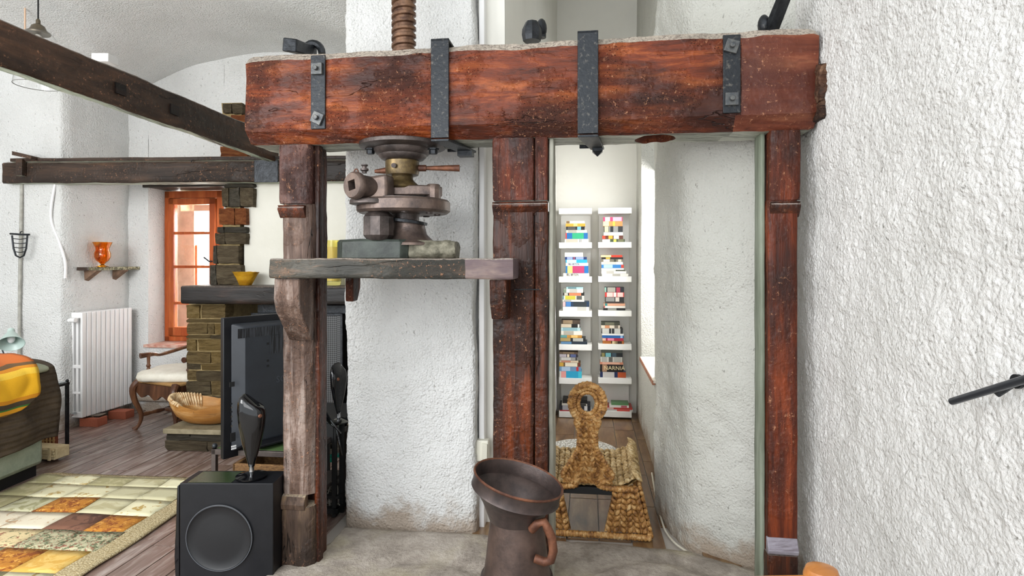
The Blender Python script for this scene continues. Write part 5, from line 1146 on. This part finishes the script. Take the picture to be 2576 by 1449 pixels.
# (unit, shelf, conv, [(x0, x1, y0, y1, colour, name, [(f0, f1, colour) ...], text or None, text colour)])
BK = [
 (0, 1, C3, [(225,470,280,312,'#ddd8cc','pale grey',[(.02,.2,'#7d6440')]), (222,478,315,350,'#dba03a','yellow-orange',[(.4,.6,'#f0d080')]), (228,470,355,398,'#1b1b1d','black',[(.6,.8,'#6fb0c8'),(.08,.5,'#4a4a48')]), (228,500,400,435,'#cfcabb','grey-cream',[(.1,.5,'#a8a296')]), (220,510,438,515,'#1a66a5','thick blue',[(.3,.82,'#2fa577'),(.0,.06,'#b8404a')]), (210,520,518,560,'#e9e3d5','wide cream',[(.62,.64,'#444444'),(.68,.7,'#444444'),(.05,.55,'#bdb6a6')])]),
 (1, 1, C3, [(712,965,232,285,'#c03a66','pink and white',[(.1,.35,'#f0e6ea'),(.5,.95,'#e8a8bc')]), (712,965,290,350,'#e58a48','orange',[(.0,.3,'#f0cfa0'),(.5,.6,'#f5d040')]), (722,968,355,430,'#17191b','thick black',[(.03,.25,'#b8b89a'),(.3,.32,'#dddddd'),(.5,.75,'#8a8a88')]), (720,970,435,475,'#eae6dc','off-white',[(.15,.4,'#c8c2b4')]), (700,972,478,522,'#5c2a18','brown and orange',[(.0,.15,'#c4402a'),(.3,.5,'#e8a030'),(.55,.8,'#e0d8c8')]), (702,995,527,562,'#3d4a2c','green and white',[(.0,.34,'#eae8e0'),(.5,.62,'#d8c850'),(.7,.95,'#6f7050')])]),
 (0, 2, C3, [(210,448,690,745,'#e7e3d8','white dark-topped',[(.0,1,'#e7e3d8')]), (212,498,750,783,'#1f3568','navy blue',[(.1,.35,'#8fa0c8'),(.4,.44,'#c05060'),(.5,.85,'#8fa0c8')]), (222,502,786,824,'#2aa8d8','cyan',[(.05,.5,'#bfe6f4')]), (225,515,827,865,'#e8e8e8','white navy-lettered',[],'BILL BRYSON','#1c3566'), (222,518,868,960,'#1c6fb2','thick yellow, magenta and blue',[(.08,.3,'#f0d878'),(.3,.82,'#b83a68')]), (190,528,963,1005,'#e6e2d6','wide white black-lettered',[],'BILL BRYSON','#26221e')]),
 (1, 2, C3, [(682,962,735,762,'#c8381f','red and yellow',[(.0,.48,'#e8dc9c')]), (690,972,764,786,'#1a1714','thin black',[(.2,.4,'#b8a040')]), (688,962,788,820,'#7a7462','mottled brown',[(.1,.4,'#e0d0c4'),(.6,.7,'#34392c'),(.8,.95,'#cfc8b8')]), (688,970,823,855,'#e9e7e0','white',[(.1,.7,'#c5c2ba')]), (690,980,858,900,'#2f78b8','blue red-ended',[(.88,1,'#c8402c'),(.1,.5,'#a8d0e8')]), (688,980,902,922,'#ebe8e0','thin white',[]), (688,1000,924,938,'#4a5040','very thin dark green',[(.0,.6,'#dcdcd0')]), (688,1015,940,970,'#e8e6de','long white',[(.2,.5,'#b8b4aa')]), (695,1040,973,1003,'#e2dfd5','longest off-white',[(.4,.7,'#aaa69c')])]),
 (0, 3, C3, [(230,448,1133,1155,'#a8ccd0','pale blue',[(.1,.6,'#5f8088')]), (195,448,1158,1205,'#e4e2d8','white green-ended',[(.0,.14,'#7d8c78'),(.3,.7,'#bdbab0')]), (190,465,1208,1243,'#1c1a18','black and orange',[(.28,.85,'#e08058'),(.05,.22,'#c8c4b8')]), (182,462,1246,1295,'#dedbd0','white yellow-lettered',[(.12,.6,'#c8c040'),(.65,.9,'#5a5a55'),(.0,.06,'#5f8c90')]), (182,465,1298,1322,'#e8e5dc','thin white',[(.05,.4,'#b8b4aa')]), (185,530,1325,1388,'#1f3a58','long dark blue',[(.0,.1,'#d8b8b8'),(.12,.3,'#4a80c0'),(.4,.9,'#2c3438')]), (185,525,1390,1440,'#e9e7e0','long white',[(.55,.9,'#c4c2ba')])]),
 (1, 3, C3, [(732,985,1145,1208,'#22262c','charcoal',[(.0,.08,'#8fb8a8'),(.14,.55,'#a8a498'),(.6,.8,'#b03850')]), (735,985,1212,1270,'#c8362f','red',[(.45,.6,'#f0e8e0'),(.1,.42,'#f0c8c0'),(.65,.95,'#f0c8c0')]), (735,985,1273,1330,'#2c2c2c','dark grey',[(.05,.5,'#8c8c88'),(.55,.75,'#d8ccc0')]), (738,985,1333,1352,'#3a302c','thin dark brown',[]), (720,998,1353,1383,'#d8a080','peach and teal',[(.05,.17,'#2f8a88')]), (722,1000,1385,1410,'#e8e4da','white red-ended',[(.0,.05,'#b82c28')]), (715,1000,1412,1440,'#1a1a1a','slim black',[(.2,.6,'#8c8c84')])]),
 (0, 4, C4, [(152,382,110,155,'#4a3c30','brown and black',[(.1,.6,'#9a8468')]), (150,382,158,200,'#1e1c1b','black and cream',[(.0,.55,'#cdbfa8'),(.88,.97,'#e0e0dc')]), (150,385,202,240,'#b8d4d8','pale blue',[(.1,.85,'#8cb0b8')]), (150,408,245,292,'#e8e4da','white',[(.12,.6,'#b0aa9c')]), (145,405,295,328,'#c08838','amber',[(.0,.3,'#5f9a98'),(.5,.8,'#e8c070')]), (142,450,332,372,'#202224','black',[(.0,.4,'#b09860'),(.5,.9,'#b4b4ac')]), (150,470,375,405,'#1f2c38','dark blue',[(.0,.4,'#5a84a8')])]),
 (1, 4, C4, [(640,868,150,185,'#3a3c30','dark olive',[(.2,.7,'#6c6c58')]), (640,870,186,222,'#dcd0bc','cream',[(.2,.45,'#c88a60'),(.7,.9,'#6c6458')]), (645,905,225,285,'#1e2022','thick black',[(.03,.35,'#c4c4bc'),(.45,.48,'#c4c4bc'),(.6,.88,'#c4c4bc')]), (650,915,287,305,'#e8e8e4','thin white',[]), (652,915,307,338,'#1f62a8','blue',[(.85,.95,'#9cc4e8')]), (655,912,340,370,'#a8203c','crimson',[(.0,.16,'#e0b8a0'),(.25,.55,'#e08098')]), (658,918,372,405,'#a86428','brown-orange',[(.4,.9,'#3a2418'),(.45,.7,'#e8d0a0')])]),
 (0, 5, C4, [(125,355,487,512,'#5c4a38','brown',[(.2,.8,'#7c6850')]), (125,355,513,550,'#241f2c','black-purple',[(.0,.38,'#b8b0b8'),(.42,.54,'#e0d0b8'),(.6,.9,'#54608c')]), (130,360,552,588,'#9c9a94','grey',[(.1,.6,'#c8c6c0'),(.85,.95,'#4a4844')]), (130,360,592,615,'#dccab0','cream and red',[(.1,.6,'#c88870')]), (128,388,616,663,'#6c5230','brown-amber',[(.0,.2,'#c8a040'),(.28,.85,'#e4dcc8'),(.9,.97,'#7c2420')]), (130,395,668,720,'#6c90b4','steel blue',[(.78,.88,'#c02c30'),(.1,.5,'#a8c0d8')]), (130,403,725,805,'#28a0c8','thick cyan',[(.0,.08,'#d8d8d0'),(.08,.3,'#e8a098'),(.84,1,'#40c0d8')])]),
 (1, 5, C4, [(640,900,487,520,'#4c5048','dark olive',[]), (642,902,522,570,'#12181c','black and teal',[(.02,.16,'#8c8450'),(.2,.45,'#70b0b8'),(.5,.7,'#384c58')]), (632,895,573,633,'#c8c8c0','silver-grey',[(.38,.56,'#5a5a54'),(.05,.3,'#a8a8a0'),(.62,.95,'#a8a8a0')]), (625,908,636,662,'#c88468','salmon',[(.1,.85,'#dca890')]), (625,908,665,752,'#1c1410','thick black gold-lettered',[(.1,.3,'#b08868')],'NARNIA','#e8d8a8'), (628,942,755,820,'#1c2c58','blue and orange',[(.68,1,'#b85428'),(.1,.55,'#c8c4c0')])]),
 (0, 6, C4, [(170,470,1115,1160,'#161616','thick black',[]), (160,470,1162,1185,'#d8d4ca','thin white',[(.7,.95,'#303030')]), (130,510,1160,1215,'#2a2c34','dark flat',[(.1,.3,'#a8a8b0'),(.8,.9,'#e8e8e8')]), (135,500,1215,1225,'#a82c34','thin red',[(.6,1,'#3f8c84')])]),
 (1, 6, C4, [(765,975,1150,1172,'#5f8c5c','green-covered',[]), (740,978,1175,1200,'#e8e6e0','white',[(.6,.9,'#c06070')]), (640,1020,1202,1222,'#b83c34','red flat magazine',[(.0,.4,'#d8b8b0')]), (635,1028,1222,1240,'#c8c8c4','grey flat magazine',[(.5,.9,'#d04438')])]),
]
rnd = random.Random(21)
for ui, si, cv, books in BK:
    a0u, a1u = units[ui]; zc = kz(shelf_y[si]+(-1 if ui else 0), a0u)+.0008
    nb = len(books)
    hs_ = []
    for bk_ in books:
        _, ya = cv(0, bk_[2]); _, yb_ = cv(0, bk_[3]); hs_.append((yb_-ya+.55)*5.4/F_)
    z = zc
    for i in range(nb-1, -1, -1):
        bk_ = books[i]; x0, x1, y0, y1, colr, nmb, bands = bk_[:7]; txt = bk_[7] if len(bk_) > 7 else None
        pa_, pb_ = cv(x0, 0)[0], cv(x1, 0)[0]; a, b = ka(pa_, -.005), ka(pb_, -.005); h = hs_[i]; bf = .012+rnd.uniform(0, .006)
        if x0 < 400 and a < a0u: a = a0u+.004
        b = min(b, a1u+.03); dd = min(.19, max(.12, (b-a)*.68))
        mag = (si == 6)
        org_ = KF.pt((a+b)/2, bf+dd/2, z); cvr = .0022
        m = MB(); m.box(KF, (a, bf, z), (b, bf+dd, z+cvr)); m.box(KF, (a, bf, z+h-cvr-.0004), (b, bf+dd, z+h-.0004)); m.box(KF, (a, bf-.0, z+cvr), (b, bf+.003, z+h-cvr-.0004))
        lab = f"{nmb} {'magazine' if 'magazine' in nmb else 'book'}, {ordn[i]} on the {ui and 'right' or 'left'} bookcase's {shn[si]}{' loaded' if si < 6 else ''} shelf"
        lab = lab.replace('magazine magazine', 'magazine')
        o = build(m, 'book', bmat(colr), label=lab, cat='book', group='books stacked in the white bookcases', smooth=0, org=org_)
        build(MB().box(KF, (a+.002, bf+.003, z+cvr), (b-.002, bf+dd-.003, z+h-cvr-.0004)), 'page_block', paper, o, smooth=0)
        for f0, f1, c2_ in bands:
            build(MB().box(KF, (a+(b-a)*f0, bf-.0007, z+.0012+(.2*h if f1-f0 < .5 and 'a' > 'b' else 0)), (a+(b-a)*f1, bf+.0002, z+h-.0016)), 'spine_band', bmat(c2_), o, smooth=0)
        if txt:
            text(txt, o, 'spine_lettering', KF.pt(a+(b-a)*(.62 if txt == 'NARNIA' else .36), bf-.0012, z+h/2), (R(90), 0, -KF.t), min(h*.95, .05), bmat(bk_[8]), .0003, 1.0 if txt == 'NARNIA' else .62 if h < .03 else .62)
        z += h
# white slab leaning against the passage's left wall
lx = W(1390, 0, 4.9)
m = MB().prism([W(1400, 1030, 5.35), W(1384, 1068, 4.9), W(1384, 778, 4.9), W(1398, 770, 5.35)], (-.05, 0, 0))
build(m, 'flat_panel', MT['white'], label='white flat panel standing along the passage left wall, mostly behind the post', cat='panel', bev=.004)
# floor cable along the passage's right wall
wallcable('floor_cable', smoothpts([W(1640, 1190, 3.98), W(1652, 1260, 3.54), W(1668, 1320, 3.2), W(1680, 1345, 3.10), W(1700, 1368, 3.0), W(1728, 1388, 2.925)], 8), .0055, M_('cream_cable', '#d6d0c0', rough=.5), 'cream cable running along the foot of the passage right wall')
# socket box on the jamb
sb = root('socket_box', W(1210, 1170, 3.1), 'white surface socket box on the jamb left of the centre post', 'socket')
build(MB().box(BF, (bpt(-.2, 3.17)[0], bpt(-.2, 3.17)[1], H-(1172-HY)*3.1/F_), (bpt(-.2, 3.17)[0]+.075, bpt(-.2, 3.17)[1]+.05, H-(1118-HY)*3.1/F_)), 'box', M_('ivory_plastic', '#dddacb', rough=.4), sb, bev=.005)
build(MB().box(BF, (bpt(-.2, 3.17)[0]+.04, bpt(-.2, 3.17)[1]-.012, H-(1165-HY)*3.1/F_), (bpt(-.2, 3.17)[0]+.072, bpt(-.2, 3.17)[1], H-(1125-HY)*3.1/F_)), 'plug', M_('ivory_plug', '#cfccbc', rough=.4), sb, bev=.004)
# round white mat
mc_ = W(1462, 1130, 4.45); mc_.z = 0
prf = [(.002, .02)]+[(.265*i/14, .020+(.004 if i % 2 else 0)) for i in range(1, 14)]+[(.27, .014), (.268, 0)]
mt = NT('white_woven_yarn'); vv = mt.voro(mt.obj, 75); mt.col(mt.ramp(vv, [(.2, '#e9e8e4'), (.55, '#9a968c')])); mt.bump(vv, .6, .004)
build(MB().lathe(mc_, prf, 56), 'round_mat', mt.set(rough=.9), label='round white woven mat on the passage floor beyond the woven chair', cat='mat')
# --- woven banana-fibre chair
CFR = FR(W(1478, 0, 3.07).x, 3.07, TH)
wc = root('woven_chair', CFR.pt(0, .2, 0), 'low woven banana-fibre chair with a keyhole-shaped back in the passage', 'chair')
def fibre(name, cs):
    t = NT(name); v = t.noise(t.obj, 26, 4, .7); w3_ = t.noise(t.obj, 60, 3, .7)
    c = t.ramp(v, [(.3, cs[0]), (.42, cs[1]), (.54, cs[2]), (.68, cs[3])]); c = t.mix(t.ramp(w3_, [(.5, 0.), (.75, .5)]), c, cs[0]); t.col(c); t.bump(t.noise(t.map((1, 1, 4)), 160, 3), .5, .002); return t.set(rough=.55)
fib = fibre('banana_fibre', ('#432a16', '#8d5f2e', '#bb8a4c', '#dfbd88')); fibl = fibre('pale_banana_fibre', ('#57432a', '#9a7c4a', '#c2a574', '#e0cfa8'))
def knot(mb, c, t, n, ln, wd, th, jit=.15):
    t = (t+Vector([random.uniform(-jit, jit) for _ in range(3)])).normalized(); s = n.cross(t).normalized(); n = t.cross(s)
    rings = []
    for f, r in ((-.5, .15), (-.25, .85), (.0, 1), (.25, .85), (.5, .15)):
        rings.append([c+t*(ln*f)+s*(wd/2*r*math.cos(a))+n*(th/2*r*math.sin(a)) for a in [k_*math.pi/3 for k_ in range(6)]])
    mb.loft(rings)
def weave(mb, fn, nu, nv, wd, ln, th=.014, mask=None):
    """plaited rows: knots tilt one way on even rows, the other way on odd rows"""
    for i in range(nu):
        for j in range(nv):
            u, v = (i+.5)/nu, (j+.5)/nv
            if mask and not mask(u, v): continue
            p = fn(u, v); e = .02; du = (fn(min(1, u+e), v)-fn(max(0, u-e), v)).normalized(); dv_ = (fn(u, min(1, v+e))-fn(u, max(0, v-e))).normalized()
            n = du.cross(dv_).normalized(); s_2 = 1 if i % 2 else -1
            knot(mb, p+n*random.uniform(-.001, .002), (dv_*.75+du*.65*s_2), n, ln, wd, th)
C_ = CFR.pt
def wrapped(pts, r, name, par, ringstep=.017, mat=fib):
    m = MB(); pp = smoothpts(pts, 6); m.tube(pp, r*.93, 10)
    d = 0; nxt = 0
    for i in range(len(pp)-1):
        seg = (pp[i+1]-pp[i]); L2 = seg.length; t_ = seg.normalized()
        while nxt < d+L2:
            c = pp[i]+t_*(nxt-d); m.lathe(c-t_*ringstep*.45, [(r*.8, 0), (r*1.06, ringstep*.25), (r*1.06, ringstep*.65), (r*.8, ringstep*.9)], 10, (t_+Vector([random.uniform(-.15, .15) for _ in range(3)])).normalized()); nxt += ringstep*random.uniform(.85, 1.2)
        d += L2
    return build(m, name, mat, par, smooth=60, kind='stuff')
# back: outline from the photograph's proportions, leaning towards the viewer
def bz(py): return H-(py-HY)*(3.07-.12*(1215-py)/250)/F_
def bb(z): return -.12*min(1, max(0, (z-.28)/.54))
hwk = [(1215, 70), (1191, 62), (1157, 38), (1122, 22), (1088, 21), (1060, 30)]
def halfw(z):
    for (y0, w0), (y1, w1) in zip(hwk, hwk[1:]):
        z0, z1 = bz(y0), bz(y1)
        if z0 <= z <= z1: f = (z-z0)/(z1-z0); f2 = f*f*(3-2*f); return (w0+(w1-w0)*f2)/495
    return .06
zB, zN = bz(1215), bz(1056); hc_ = bz(1014); hr_a, hr_z = .074, .086
ba = lambda a, z, o=0: C_(a, bb(z)+o, z)
core = MB(); rings = []
for i in range(15):
    z = zB+(zN-zB)*i/14; w_ = halfw(z)-.012; rings.append([ba(-w_, z, -.006), ba(w_, z, -.006), ba(w_, z, .012), ba(-w_, z, .012)])
core.loft(rings); 
m = MB(); m.add(core.v, core.f)
weave(m, lambda u, v: ba((2*u-1)*(halfw(zB+(zN-zB)*v)-.012), zB+(zN-zB)*v, -.008), 5, 11, .018, .044, .026)
m2 = MB()
for i in range(40):
    t_ = 2*math.pi*i/40
    for k_, rr_ in ((1, .90),):
        a = rr_*hr_a*1.0*math.cos(t_+k_*.08); z = hc_+rr_*hr_z*math.sin(t_+k_*.08); tt = Vector((-math.sin(t_), 0, math.cos(t_)))*hr_a; tg = (ba(a+tt.x*.1, z+tt.z*.1)-ba(a, z)).normalized(); n = -(C_(0, 1, 0)-C_(0, 0, 0))
        rad = (ba(a*1.1, z+(z-hc_)*.1)-ba(a, z)).normalized(); knot(m2, ba(a, z, -.004), tg*.5+rad*(.8 if k_ else -.8), n, .028, .017, .02)
m.add(m2.v, m2.f)
bk = build(m, 'backrest', fib, wc, kind='stuff', smooth=60)
wrapped([ba(hr_a*1.12*math.cos(t_), hc_+hr_z*1.12*math.sin(t_)) for t_ in [R(-62)+R(304)*i/16 for i in range(17)]], .017, 'head_rim', wc)
wrapped([ba(hr_a*.62*math.cos(t_), hc_+hr_z*.66*math.sin(t_)) for t_ in [2*math.pi*i/12 for i in range(13)]], .011, 'hole_rim', wc)
for s2 in (-1, 1): wrapped([ba(s2*hr_a*1.12*math.cos(R(-62)), hc_+hr_z*1.12*math.sin(R(-62)))]+[ba(s2*(halfw(z)-.004), z) for z in [zN-.01-(zN-zB)*i/7 for i in range(8)]]+[ba(s2*.21, zB-.03)], .0155, 'side_rim', wc)
# seat
def seat(u, v):
    a = (2*u-1)*(.25+.01*v); edge = max(0, abs(2*u-1)-.55)/.45; return C_(a, .0+.48*v, .275+.055*edge**2+.03*v-.015*math.sin(math.pi*v))
m = MB(); g = [[seat(i/12, j/10) for j in range(11)] for i in range(13)]
vs = [p for r_ in g for p in r_]+[p-Vector((0, 0, .02)) for r_ in g for p in r_]; N_ = 13*11
fs = []
for i in range(12):
    for j in range(10): fs += [(i*11+j, (i+1)*11+j, (i+1)*11+j+1, i*11+j+1), (N_+i*11+j, N_+i*11+j+1, N_+(i+1)*11+j+1, N_+(i+1)*11+j)]
m.add(vs, fs); weave(m, lambda u, v: seat(u, v)+Vector((0, 0, .005)), 16, 13, .028, .045, .026); build(m, 'seat', fibl, wc, kind='stuff', smooth=60)
m = MB()
for v in [i/15 for i in range(16)]:
    for s2 in (0, 1): p = seat(s2, v); knot(m, p+Vector((0, 0, .0)), (C_(1, 0, 0)-C_(0, 0, 0))*.7+Vector((0, 0, -.7 if s2 else .7)), (C_(0, 1, 0)-C_(0, 0, 0)), .075, .03, .03, .06)
build(m, 'seat_edge', fibl, wc, kind='stuff', smooth=60)
build(MB().box(CFR, (-.15, .0, .225), (.15, .03, .262)), 'seat_rail', MT['black_matte'], wc, bev=.004, label='black rail under the seat')
# leg panels
for s2 in (-1, 1):
    fn = lambda u, v, s2=s2: C_(s2*((.137+(.25-.137)*u)*(v)+(.086+(.312-.086)*u)*(1-v)), -.004, .04+.235*v)
    m = MB(); q4 = [fn(0, 0), fn(1, 0), fn(1, 1), fn(0, 1)]; bk_v = C_(0, .02, 0)-C_(0, 0, 0); m.prism([p+bk_v*.3 for p in q4], bk_v)
    weave(m, fn if s2 > 0 else (lambda u, v, f=fn: f(1-u, v)), 6, 8, .026, .04, .026); build(m, 'leg_panel', fib, wc, kind='stuff', smooth=60)
    fo = lambda u, v, s2=s2: C_(s2*(.318*(1-v)+.262*v), .46*u, .04+.24*v+.02*u*v)
    m = MB(); q4 = [fo(0, 0), fo(1, 0), fo(1, 1), fo(0, 1)]; m.prism([p-(C_(s2*.015, 0, 0)-C_(0, 0, 0)) for p in q4], -(C_(s2*.015, 0, 0)-C_(0, 0, 0)))
    weave(m, fo if s2 > 0 else (lambda u, v, f=fo: f(1-u, v)), 12, 8, .026, .04, .026); build(m, 'side_panel', fib, wc, kind='stuff', smooth=60)
    wrapped([C_(s2*.315, 0, .028), C_(s2*.315, .25, .028), C_(s2*.315, .47, .028)], .017, 'floor_rail', wc)
wrapped([C_(-.32, -.005, .022), C_(0, -.005, .022), C_(.32, -.005, .022)], .017, 'floor_rail', wc)
